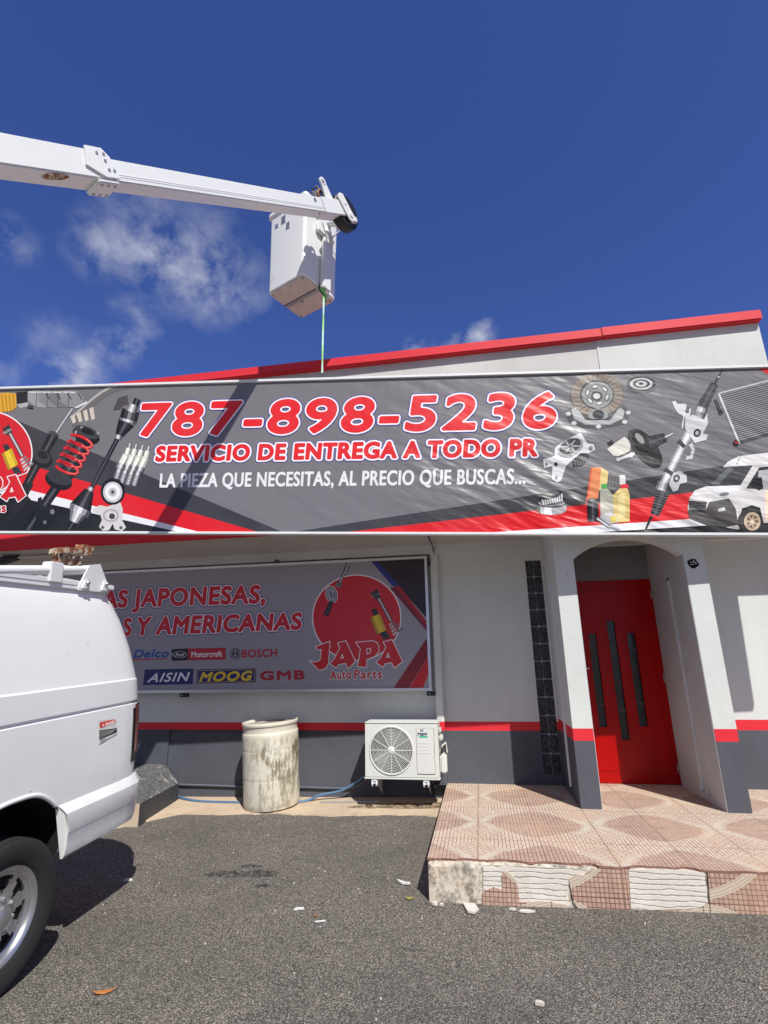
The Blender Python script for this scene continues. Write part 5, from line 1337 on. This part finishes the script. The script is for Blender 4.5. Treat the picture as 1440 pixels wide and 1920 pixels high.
for i in range(3): dk.poly([vz(744, 1548 + i * 9), vz(790 - i * 9, 1538 + i * 9), vz(790 - i * 9, 1541 + i * 9), vz(744, 1551 + i * 9)], (120, 118, 116), 3)
v0 = list(dk.v); dk.v = [(1.0045 + z, y, zz) for (y, zz, z) in v0]
dk.v = [(float(np.interp(zz, [q[1] for q in PROF[:9]], [q[0] for q in PROF[:9]])) - float(np.interp(yrear(zz) - y, [d[0] for d in reversed(DIST)], [d[1] for d in reversed(DIST)])) + .004 + (x - 1.0045), y, zz) for (x, y, zz) in dk.v]
dk.build('warning_decal', M_DECAL, van)

# ------------------------------------------------------------------ telescopic lift with its bucket
L0 = Vector((-2.611, 1.985, 4.155)); L1 = Vector((-1.24, 4.70, 6.258))
ld = (L1 - L0).normalized(); ls = Vector((ld.y, -ld.x, 0)).normalized(); lu = ls.cross(ld).normalized()
if lu.z < 0: lu = -lu
def lm(t): # frame along the boom: x side, y along, z up
    o = L0 + ld * t; return Matrix(((ls.x, ld.x, lu.x, o.x), (ls.y, ld.y, lu.y, o.y), (ls.z, ld.z, lu.z, o.z), (0, 0, 0, 1)))
LB = lm(0)
lift = thing('bucket_lift', 'white telescopic lift boom holding up a bucket over the banner', 'lift', matrix=LB)
def lpart(mb, name, parent=lift, **kw): return mb.build(name, parent, **kw)
def tl(px, py):   # parameter along the boom seen at a pixel
    best = min(np.linspace(-1, 4.4, 2000), key=lambda t: (lambda c: (c[0] - px) ** 2 + (c[1] - py) ** 2)(scr(L0 + ld * t))); return float(best)
def scr(P):
    c = WM.T @ (np.array(P) - np.array([0, 0, EYE])); return (CX + F_PX * c[0] / c[2], CY + F_PX * c[1] / c[2])
tC = tl(205, 326); tE = tl(640, 392)
mb = MB(); mb.box(-.083, .083, -3.05, tC - .04, -.090, .102, M_LIFT, .010); mb.prism([(-.01, tC - .50, -.0902), (.02, tC - .53, -.0902), (.072, tC - .50, -.0902), (.075, tC - .40, -.0902), (.05, tC - .36, -.0902), (.01, tC - .39, -.0902)], (0, 0, -.003), M_RUST); lpart(mb, 'outer_boom')
mb = MB()
plate = [(tC - .23, -.015), (tC - .18, .113), (tC - .06, .113), (tC - .02, .06), (tC - .005, -.08), (tC - .11, -.08)]
for sx in (.084, -.097): mb.prism([(sx, y, z) for y, z in plate], (.013, 0, 0), M_LIFT)
for (y, z) in ((tC - .11, .075), (tC - .06, .075), (tC - .07, .03), (tC - .07, -.03), (tC - .03, -.03)): mb.tube([(.096, y, z), (.103, y, z)], .0095, M_STEEL, 8)
mb.box(-.088, .088, tC - .18, tC - .02, -.118, -.092, M_LIFT, .008)
for y in (tC - .15, tC - .10, tC - .05):
    for x in (-.06, .06): mb.tube([(x, y, -.117), (x, y, -.125)], .010, M_STEEL, 8)
lpart(mb, 'collar')
mb = MB(); mb.box(-.070, .070, tC - .3, tE - .10, -.085, .070, M_LIFT, .008)
for z in (-.035, -.050): mb.box(.069, .0725, tC, tE - .45, z - .003, z + .003, M_LIFT)
mb.tube([(.069, tE - .58, .03), (.074, tE - .58, .03)], .022, M_STEEL, 12); mb.tube([(.03, tE - .52, -.084), (.03, tE - .52, -.089)], .012, M_BLACK, 8); lpart(mb, 'inner_boom')
# tip: head plates, lifting eye, black sheave and the swivel
mb = MB(); mb.box(-.078, .078, tE - .46, tE - .04, -.092, .078, M_LIFT, .006)
hp = [(tE - .12, .11), (tE - .06, .15), (tE + .0, .14), (tE + .05, -.02), (tE + .09, -.12), (tE + .02, -.17), (tE - .04, -.14), (tE - .07, -.06)]
for sx in (.079, -.093): mb.prism([(sx, y, z) for y, z in hp], (.016, 0, 0), M_LIFT)
mb.tube([(.09, tE + .02, -.09), (.105, tE + .02, -.09)], .03, M_LIFT, 14); mb.tube([(.09, tE - .03, .02), (.10, tE - .03, .02)], .008, M_BLACK, 8)
mb.box(-.06, .10, tE + .01, tE + .12, -.17, -.10, M_LIFT, .012); lpart(mb, 'head')
mb = MB(); eye = [(tE - .26, .07), (tE - .28, .26), (tE - .25, .31), (tE - .21, .31), (tE - .18, .26), (tE - .16, .07)]
ringv = [(tE - .23 + .05 * math.cos(a), .275 + .05 * math.sin(a)) for a in [2 * math.pi * i / 18 for i in range(18)]]
mb.prism([(.02, y, z) for y, z in [(tE - .30, .07), (tE - .275, .25), (tE - .185, .25), (tE - .15, .07)]], (.02, 0, 0), M_LIFT)
mb.lathe([(.028, -.01), (.05, -.01), (.05, .01), (.028, .01)], M_LIFT, 20, Matrix.Translation((.03, tE - .23, .275)) @ Matrix.Rotation(R(90), 4, 'Y'), closed=True); lpart(mb, 'lifting_eye', smooth=40)
mb = MB(); mb.box(-.06, -.02, tE - .40, tE - .27, .075, .20, M_STEEL, .01); mb.tube([(-.05, tE - .38, .08), (-.04, tE - .36, .22), (-.02, tE - .30, .25), (.0, tE - .27, .16), (.0, tE - .27, .07)], .012, M_BLACK, 8); mb.tube([(-.01, tE - .36, .07), (-.01, tE - .33, .19), (0, tE - .28, .2)], .015, M_RUST, 8); lpart(mb, 'winch')
mb = MB(); mb.lathe([(.03, -.06), (.19, -.06), (.205, -.045), (.205, .045), (.19, .06), (.03, .06)], M_BLACK, 48, Matrix.Translation((.0, tE + .03, -.03)) @ Matrix.Rotation(R(90), 4, 'Y')); lpart(mb, 'sheave', smooth=40)
# pedestal on the van roof, outside the picture
mb = MB(); mb.tube([(0, -3.05, -.02), (0, -3.35, -.10)], .12, M_LIFT, 12); lpart(mb, 'elbow', smooth=40)
base = LB @ Vector((0, -3.3, -.12)); mb = MB()
pts = [LB.inverted() @ Vector((base.x, base.y, z)) for z in (base.z, base.z - .25, 1.75)]
mb.tube(pts, [.11, .14, .16], M_LIFT, 16); lpart(mb, 'pedestal', smooth=40)
# bucket
zb = 5.42
bL, bF, bR, bK = [np.array(on_z(*p, zb))[:2] for p in ((503, 549), (568, 595), (628, 563), (565, 516))]
cen = (bL + bF + bR + bK) / 4
ex = _n(np.append(((bK - bL) + (bR - bF)) / 2, 0)); ey = np.array([-ex[1], ex[0], 0]); wx, wy = .59, .59
bmx = Matrix(((ex[0], ey[0], 0, cen[0]), (ex[1], ey[1], 0, cen[1]), (0, 0, 1, zb), (0, 0, 0, 1)))
bucket = bpy.data.objects.new('bucket', None); bucket.empty_display_size = .1; COL.objects.link(bucket); bucket.parent = lift; bucket.matrix_parent_inverse = LB.inverted(); bucket.matrix_basis = bmx
def bk(mb, name, **kw): return mb.build(name, bucket, **kw)
mb = MB(); t = bmesh.new()
def ringb(hx, hy, z, r=.045, n=5):
    return [t.verts.new((x, y, z)) for x, y in rrect(-hx, hx, -hy, hy, r, n)]
H_ = 1.12; k0 = .955
rs = [ringb(wx / 2 * k0 - .012, wy / 2 * k0 - .012, 0), ringb(wx / 2 * k0, wy / 2 * k0, .012), ringb(wx / 2, wy / 2, H_ - .05), ringb(wx / 2 + .022, wy / 2 + .022, H_ - .045), ringb(wx / 2 + .022, wy / 2 + .022, H_), ringb(wx / 2 - .01, wy / 2 - .01, H_), ringb(wx / 2 * k0 - .02, wy / 2 * k0 - .02, .05)]
for a, b in zip(rs, rs[1:]):
    for i in range(len(a)): t.faces.new((a[i], a[(i + 1) % len(a)], b[(i + 1) % len(a)], b[i])).smooth = True
t.faces.new(list(reversed(rs[0]))); t.faces.new(rs[-1]); mb.add(t, M_LIFT); bk(mb, 'shell', smooth=40)
mb = MB(); hx, hy = wx / 2 * k0 - .014, wy / 2 * k0 - .014
mb.prism([(x, y, -.002) for x, y in rrect(-hx, hx, -hy, hy, .05, 5)], (0, 0, -.014), M_BBASE)
for sx in (-1, 1):
    for sy in (-1, 1): mb.tube([(sx * (hx - .03), sy * (hy - .03), -.016), (sx * (hx - .03), sy * (hy - .03), -.020)], .009, M_BLACK, 8)
mb.box(-hx, hx - .02, -.022, .026, -.021, -.0162, M_STEEL); mb.box(-hx, hx - .02, -.030, -.023, -.022, -.0162, M_BLACK); mb.box(-.06, -.02, .03, .06, -.020, -.0162, M_STEEL); bk(mb, 'base_plate')
for (x, z, w_, h_, m_) in ((-.06, .93, .07, .11, M_STEEL), (.02, .80, .055, .09, M_STEEL), (-.17, .90, .06, .06, M_ALU)):
    mb = MB(); mb.box(x - w_ / 2, x + w_ / 2, -wy / 2 - .002, -wy / 2 + .006, z - h_ / 2, z + h_ / 2, m_); bk(mb, 'notice')
# mounting post on the face turned to the boom head
fx = wx / 2
mb = MB(); mb.box(fx - .005, fx + .06, -.02, .11, -.03, .40, M_LIFT, .01); mb.box(fx - .005, fx + .045, -.005, .085, .40, .78, M_LIFT, .01); mb.box(fx, fx + .05, -.12, .18, .70, .86, M_LIFT, .015); bk(mb, 'mounting_post')
mb = MB(); hd = bmx.inverted() @ (LB @ Vector((0, tE + .04, -.13)))
mb.tube([(fx + .03, .04, .78), (fx + .06, .04, .90), tuple((hd + Vector((fx + .06, .04, .9))) / 2), tuple(hd)], [.05, .045, .04, .05], M_LIFT, 12)
mb.tube([(fx + .02, -.10, .86), (fx + .10, -.12, .98), tuple(hd + Vector((0, -.05, 0)))], .012, M_BLACK, 8); mb.tube([(fx + .04, .10, .72), (fx + .14, .16, .85), tuple(hd + Vector((.05, .03, -.02)))], .009, M_PIPE, 8); bk(mb, 'swivel', smooth=40)
# strap from the bucket foot to the banner's top edge
sb = Vector(BM @ Vector((*bp(604, 699), .0))); st_ = bmx @ Vector((fx + .02, .03, -.05))
strap = thing('lifting_strap', 'thin green and white strap hanging from bucket to banner top edge', 'strap', tuple(sb))
mb = MB(); pts = [Vector((0, 0, 0)).lerp(st_ - sb, i / 14) for i in range(15)]
for i, (p, q) in enumerate(zip(pts, pts[1:])):
    def tw(j): a = .5 * math.sin(j * .8) + .5; return Vector((math.cos(a), math.sin(a), 0)) * .0095
    a, b = tw(i), tw(i + 1); n1, n2 = Vector((-a.y, a.x, 0)).normalized() * .0015, Vector((-b.y, b.x, 0)).normalized() * .0015
    for (u1, u2) in ((n1, n2), (-n1, -n2)): mb.face([p - a + u1, p + a + u1, q + b + u2, q - b + u2], M_STRAP)
    mb.face([p - a + n1, p - a - n1, q - b - n2, q - b + n2], M_STRAP); mb.face([p + a + n1, p + a - n1, q + b - n2, q + b + n2], M_STRAP)
mb.build('webbing', strap, fix=True)
mb = MB(); o_ = st_ - sb
mb.tube([o_ + Vector(v) for v in ((-.07, .02, .10), (-.05, .0, .06), (-.02, -.02, .0), (.01, 0, -.05), (.02, .01, -.14))], [.014, .022, .028, .022, .010], M_STRAPG, 8)
mb.tube([o_ + Vector(v) for v in ((.05, .04, .05), (.0, -.01, .02), (-.05, -.03, .07))], .013, M_STRAPG, 8); mb.build('knot', strap, smooth=60)

# ------------------------------------------------------------------ air conditioner on the wall
AX0, AX1, AY, AZ0, AZ1 = -1.226, -.462, 5.80, .130, .642
ac = thing('air_conditioner', 'white outdoor air conditioner unit with round fan grille on the wall', 'air conditioner', ((AX0 + AX1) / 2, 6.08, AZ0))
AB = Vector(((AX0 + AX1) / 2, 6.08, AZ0))
def apart(mb, name, **kw): return child_world(mb.build(name, **kw), ac, AB)
FCX, FCZ, FR = -.948, .385, .226
mb = MB()
mb.box(AX0, AX1, AY + .02, 6.08, AZ0, AZ1, M_ACW, .012)
t = bmesh.new(); n = 64
ci = [t.verts.new((FCX + FR * math.cos(2 * math.pi * i / n), AY, FCZ + FR * math.sin(2 * math.pi * i / n))) for i in range(n)]
def onrect(a):
    dx, dz = math.cos(a), math.sin(a); ts = []
    if dx > 1e-9: ts.append((AX1 - .004 - FCX) / dx)
    if dx < -1e-9: ts.append((AX0 + .004 - FCX) / dx)
    if dz > 1e-9: ts.append((AZ1 - .004 - FCZ) / dz)
    if dz < -1e-9: ts.append((AZ0 + .004 - FCZ) / dz)
    q = min(ts); return (FCX + dx * q, AY, FCZ + dz * q)
# corner-aware ring: angles of circle plus exact corners
angs = sorted([2 * math.pi * i / n for i in range(n)] + [math.atan2(z - FCZ, x - FCX) % (2 * math.pi) for x in (AX0 + .004, AX1 - .004) for z in (AZ0 + .004, AZ1 - .004)])
inn = [t.verts.new((FCX + FR * math.cos(a), AY, FCZ + FR * math.sin(a))) for a in angs]; out = [t.verts.new(onrect(a)) for a in angs]
inb = [t.verts.new((FCX + FR * math.cos(a), AY + .018, FCZ + FR * math.sin(a))) for a in angs]; outb = [t.verts.new((v.co.x, AY + .024, v.co.z)) for v in out]
m_ = len(angs)
for i in range(m_):
    j = (i + 1) % m_
    t.faces.new((inn[i], inn[j], out[j], out[i])); t.faces.new((inn[i], inb[i], inb[j], inn[j])); t.faces.new((out[i], out[j], outb[j], outb[i]))
for v in ci: t.verts.remove(v)
mb.add(t, M_ACW)
mb.box(AX0 - .006, AX1 + .006, AY - .004, 6.085, AZ0 - .018, AZ0 - .001, M_ACW, .004); mb.box(AX0 - .003, AX1 + .003, AY - .002, 6.083, AZ1 + .0005, AZ1 + .012, M_ACW, .005)
apart(mb, 'casing')
mb = MB(); mb.lathe([(0, .0), (FR - .002, .0)], M_ACD, 48, Matrix.Translation((FCX, AY + .0185, FCZ)) @ Matrix.Rotation(R(90), 4, 'X')); apart(mb, 'fan_opening')
mb = MB()
for i in range(3):
    M_ = Matrix.Translation((FCX, AY + .014, FCZ)) @ Matrix.Rotation(R(120 * i + 20), 4, 'Y')
    mb.prism([M_ @ Vector(p) for p in ((.04, 0, -.03), (.12, 0, -.075), (.195, 0, -.05), (.20, 0, .03), (.12, 0, .04), (.04, 0, .03))], (0, .002, 0), M_STEEL)
apart(mb, 'fan')
mb = MB(); RX = Matrix.Translation((FCX, AY - .004, FCZ)) @ Matrix.Rotation(R(90), 4, 'X')
def torus(r, w):
    return [(r + w * math.cos(a), w * math.sin(a)) for a in [2 * math.pi * i / 6 for i in range(6)]]
for i in range(13): mb.lathe(torus(.047 + i * .0141, .0026), M_ACW, 48, RX, closed=True)
mb.lathe(torus(.226, .007), M_ACW, 56, RX, closed=True)
for i in range(12):
    a = 2 * math.pi * i / 12; mb.tube([(FCX + .035 * math.cos(a), AY - .006, FCZ + .035 * math.sin(a)), (FCX + .226 * math.cos(a), AY - .006, FCZ + .226 * math.sin(a))], .0034, M_ACW, 6)
mb.lathe([(0, .010), (.030, .010), (.038, .004), (.038, -.006)], M_ACW, 28, RX); apart(mb, 'fan_grille', smooth=50)
mb = MB(); mb.box(-.688, -.500, AY - .008, AY + .004, .165, .600, M_ACW, .006)
for z in (.455, .425, .395, .365): mb.box(-.672, -.560, AY - .0105, AY - .0078, z - .002, z + .002, M_ACW)
apart(mb, 'service_panel')
dc = Print(None)
dc.text('TGM', [(-.668, .552), (-.570, .552), (-.578, .530), (-.676, .530)], [(.0022, (28, 40, 92))], 2, 1.05, .18)
dc.poly([(-.655, .526), (-.570, .526), (-.570, .508), (-.655, .508)], (70, 178, 150), 1)
for i in range(3): dc.poly([(-.645 + .003 * i, .566 + i * .008), (-.612, .568 + i * .008), (-.606, .572 + i * .008), (-.640, .571 + i * .008)], (84, 100, 130), 2)
dc.v = [(x, AY - .0084 - z, zz) for (x, zz, z) in dc.v]
child_world(dc.build('maker_badge', M_DECAL, None), ac, AB)
mb = MB(); mb.box(AX1 + .006, -.388, AY + .04, 5.98, .165, .345, M_ACW, .016); apart(mb, 'valve_cover')
for (x, za, zc) in ((-.42, .47, .53), (-.435, .545, .60)):
    mb = MB(); mb.box(AX1 + .006, x, AY + .05, 5.97, za, zc, M_ACW, .013); apart(mb, 'side_grip')
mb = MB(); mb.tube([(-.44, 5.86, .35), (-.43, 5.86, .40), (-.405, 5.90, .42), (-.40, 6.0, .36), (-.42, 6.1, .2), (-.50, 6.15, .02), (-.62, 6.17, -.02)], .011, M_BLACK, 8); mb.tube([(-.45, 5.88, .36), (-.42, 5.87, .43), (-.395, 5.9, .45), (-.385, 5.95, .35)], .010, M_ACW, 8); apart(mb, 'refrigerant_line', smooth=50)
for x in (-1.130, -.600):
    mb = MB(); mb.box(x - .022, x + .022, AY + .01, 6.275, .066, .108, M_FRAMEW, .004); mb.box(x - .030, x + .03, AY + .0, AY + .03, .088, .112, M_FRAMEW, .006); mb.tube([(x - .022, AY + .01, .045), (x - .022, AY + .01, .09)], .010, M_FRAMEW, 8); mb.tube([(x + .022, AY + .01, .045), (x + .022, AY + .01, .09)], .010, M_FRAMEW, 8)
    mb.prism([(x - .004, 6.27, -.12), (x - .004, 6.27, .066), (x - .004, 5.95, .066)], (.008, 0, 0), M_FRAMEW); apart(mb, 'wall_bracket')

# ------------------------------------------------------------------ barrel
zb_ = gz(-2.33, 6.02) + .012
barrel = thing('plastic_barrel', 'mud stained cream plastic barrel with open top against the wall', 'barrel', (-2.285, 5.985, zb_))
barrel.rotation_euler = (R(2.2), R(-3.2), 0)
pf = [(0, .004), (.262, .0), (.285, .010), (.296, .045), (.297, .07), (.299, .26), (.299, .283), (.2980, .289), (.2980, .294), (.300, .301), (.300, .325), (.302, .45), (.303, .545), (.303, .568), (.3018, .574), (.3018, .580), (.303, .586), (.303, .61), (.303, .70), (.302, .738), (.299, .746), (.2935, .751), (.293, .760), (.293, .800), (.296, .812), (.302, .817), (.3055, .823), (.3055, .846), (.302, .854), (.294, .855), (.290, .848), (.288, .83), (.276, .79), (.274, .74), (.275, .70), (.270, .10), (.0, .09)]
mb = MB(); mb.lathe(pf, M_BARREL, 56); mb.build('drum', barrel, smooth=45)
mb = MB(); t = bmesh.new(); mb.lathe([(.0, .818), (.19, .820), (.205, .834), (.262, .830), (.268, .815), (.0, .805)], plain('shade_toned_lid', (.36, .33, .26), .7, dirt=.5, scale=10), 48); mb.build('cut_lid', barrel, smooth=40)  # mottled lid, its base colour darkened to stand in for shade inside the rim

# ------------------------------------------------------------------ hoses and thin pipe at the foot of the wall
def hose(name, label, pts, r, m):
    o = thing(name, label, 'hose' if 'hose' in name else 'pipe', tuple(pts[0])); mb = MB(); P0 = Vector(pts[0])
    # smooth through the points
    q = [Vector(p) for p in pts]; out = []
    for i in range(len(q) - 1):
        a, b, c, d = q[max(i - 1, 0)], q[i], q[i + 1], q[min(i + 2, len(q) - 1)]
        for s_ in range(6):
            t_ = s_ / 6; out.append(.5 * ((2 * b) + (c - a) * t_ + (2 * a - 5 * b + 4 * c - d) * t_ ** 2 + (3 * b - a - 3 * c + d) * t_ ** 3))
    out.append(q[-1]); mb.tube([p - P0 for p in out], r, m, 8); bpy.data.objects.remove(o)
    ob = mb.build(name, None, smooth=60); ob.location = P0; tag(ob, label, 'hose' if 'hose' in name else 'pipe'); return ob
yb = 6.22
hp_ = [on_ground(335, 1494, .03), on_ground(352, 1499, .025), on_ground(380, 1503, .02), on_ground(455, 1505, .02), on_ground(520, 1504, .02), on_ground(560, 1504, .02), on_y(580, 1500, 6.12), on_y(600, 1491, 6.15), on_y(635, 1484, 6.19), on_y(660, 1472, 6.19), on_y(684, 1454, 6.16)]
hose('blue_hose', 'blue hose running along the foot of the dark wall behind the barrel', hp_, .015, M_BLUEHOSE)
hose('slate_hose', 'dark grey pipe fixed low along the slate wall behind the barrel', [on_y(330, 1471, 6.26), on_y(400, 1473, 6.26), on_y(460, 1475, 6.26), on_y(520, 1476, 6.26), on_y(562, 1476, 6.26), on_y(640, 1478, 6.26), on_y(672, 1472, 6.24), on_y(690, 1458, 6.2)], .012, M_GREYHOSE)
hose('thin_pipe', 'thin grey pipe lying on the concrete strip under the air conditioner', [on_ground(600, 1505, .02), on_ground(660, 1504, .02), on_ground(712, 1503, .02)], .010, M_STEEL)

# ------------------------------------------------------------------ granite covered ramp beside the van
rp = [Vector(p) for p in ((-3.395, 5.29, -.052), (-3.485, 6.16, -.037), (-3.75, 6.26, .14), (-4.75, 6.26, .14), (-4.75, 5.29, -.052))]
ramp = thing('granite_ramp', 'low ramp faced in speckled black granite splashed with white paint, behind the van', 'ramp', (-3.9, 5.8, -.24))
RB = Vector((-3.9, 5.8, -.24))
lo5 = [Vector((p.x + (.01 if p.x > -3.6 else 0), p.y, -.45)) for p in rp]
mb = MB(); mb.face([rp[0], rp[1], rp[2], rp[3], rp[4]][:0] or [rp[0], rp[1], rp[2]], M_GRAN); mb.face([rp[0], rp[2], rp[3], rp[4]], M_GRAN)
child_world(mb.build('top_slab'), ramp, RB)
mb = MB(); mb.face([rp[1], rp[0], lo5[0], lo5[1]], M_GRAND); mb.face([rp[2], rp[1], lo5[1], lo5[2]], M_GRAND); child_world(mb.build('side_slab'), ramp, RB)
mb = MB(); mb.face([rp[0], rp[4], lo5[4], lo5[0]], M_PLAST); child_world(mb.build('front_face'), ramp, RB)

# ------------------------------------------------------------------ litter
def flat_bit(name, label, cat, px, py, poly, m, h=.006, group=None, curl=0.0, rot=0):
    o = on_ground(px, py, .004); mb = MB(); ca, sa = math.cos(R(rot)), math.sin(R(rot))
    mb.prism([(x * ca - y * sa, x * sa + y * ca, curl * (x * x) * 8 + .001) for x, y in poly], (0, 0, h), m)
    ob = mb.build(name); ob.location = o; tag(ob, label, cat, group); return ob
leaf = [(-.055, 0), (-.03, .012), (.0, .017), (.03, .012), (.060, .002), (.03, -.008), (0, -.012), (-.03, -.010)]
flat_bit('fallen_leaf', 'dry orange leaf lying on the asphalt in the foreground', 'leaf', 195, 1862, leaf, M_ORANGE_LEAF, .002, curl=.6, rot=24)
flat_bit('fallen_leaf', 'small yellow green leaf on the asphalt left of the porch corner', 'leaf', 768, 1685, [(x * .5, y * 1.2) for x, y in leaf], M_GREEN_LEAF, .002, curl=.9, rot=10)
flat_bit('tile_shard', 'large pointed white tile shard fallen below the porch corner', 'tile shard', 880, 1704, [(-.045, .05), (.03, .055), (.06, -.02), (.035, -.07), (-.005, -.06)], M_SHARD, .012, rot=-4)
flat_bit('tile_shard', 'pair of small white plaster crumbs at the porch corner foot', 'tile shard', 815, 1697, [(-.02, 0), (-.008, .014), (.014, .012), (.02, -.008), (0, -.014)], M_SHARD, .016)
flat_bit('tile_shard', 'round white plaster crumb between porch corner and pointed shard', 'tile shard', 828, 1699, [(-.014, 0), (-.004, .012), (.014, .008), (.012, -.01)], M_SHARD, .014)
flat_bit('tile_shard', 'thin pale tile sliver below the ridged mortar of the porch', 'tile shard', 988, 1711, [(-.045, -.005), (-.03, .018), (.02, .014), (.05, .006), (.0, -.012)], M_SHARD, .010)
flat_bit('tile_shard', 'small pale tile chip just left of the thin sliver', 'tile shard', 961, 1707, [(-.02, 0), (.0, .012), (.022, .008), (.012, -.01)], M_SHARD, .010)
flat_bit('paper_scrap', 'crumpled white scrap on the asphalt left of the porch', 'litter', 757, 1657, [(-.05, .022), (-.02, .018), (.02, -.004), (.05, -.02), (.035, -.03), (-.01, -.016), (-.04, .008)], M_PAPER, .012, curl=.4)
flat_bit('paper_scrap', 'pale bent scrap lying mid asphalt with a brown chip', 'litter', 560, 1706, [(-.03, -.012), (-.01, .012), (.03, .016), (.034, .006), (.0, -.002), (-.02, -.02)], M_PAPER, .010)
flat_bit('paper_scrap', 'thin white sliver lying lowest in the middle asphalt', 'litter', 600, 1728, [(-.03, -.012), (.03, .012), (.034, .006), (-.02, -.018)], M_PAPER, .006)
flat_bit('paper_scrap', 'small white scrap in the van shadow', 'litter', 240, 1652, [(-.03, -.01), (-.01, .01), (.02, .012), (.032, .004), (.0, -.006)], M_PAPER, .014)
flat_bit('pebble', 'pinkish pebble nearest the bottom edge of the asphalt', 'pebble', 1012, 1885, [(-.02, -.004), (-.012, .012), (.008, .012), (.022, .0), (.012, -.012)], M_PEBBLE, .014)
flat_bit('pebble', 'brown tile chip on the asphalt beside the pale bent scrap', 'pebble', 592, 1718, [(-.014, -.006), (-.004, .012), (.014, .006), (.008, -.01)], plain('brown_chip', (.32, .15, .09), .8), .008)
# loose grit, too much to count
mb = MB()
for _ in range(420):
    x, y = random.uniform(-3.2, 2.2), random.uniform(2.0, 5.6)
    if x > -.46 and y > 3.9: continue
    r_ = random.uniform(.002, .0055) * (1.6 if random.random() < .06 else 1); a = random.uniform(0, 6.28)
    c_ = Vector((x, y, gz(x, y) + .003)); n_s = 5
    p = [(c_.x + r_ * random.uniform(.7, 1.3) * math.cos(a + 2 * math.pi * i / n_s), c_.y + r_ * random.uniform(.7, 1.3) * math.sin(a + 2 * math.pi * i / n_s), c_.z - .003) for i in range(n_s)]
    mb.prism(p, (0, 0, r_ * .9 + .002), M_PEBBLE if random.random() < .3 else M_CONC)
grit = mb.build('grit'); grit['kind'] = 'stuff'
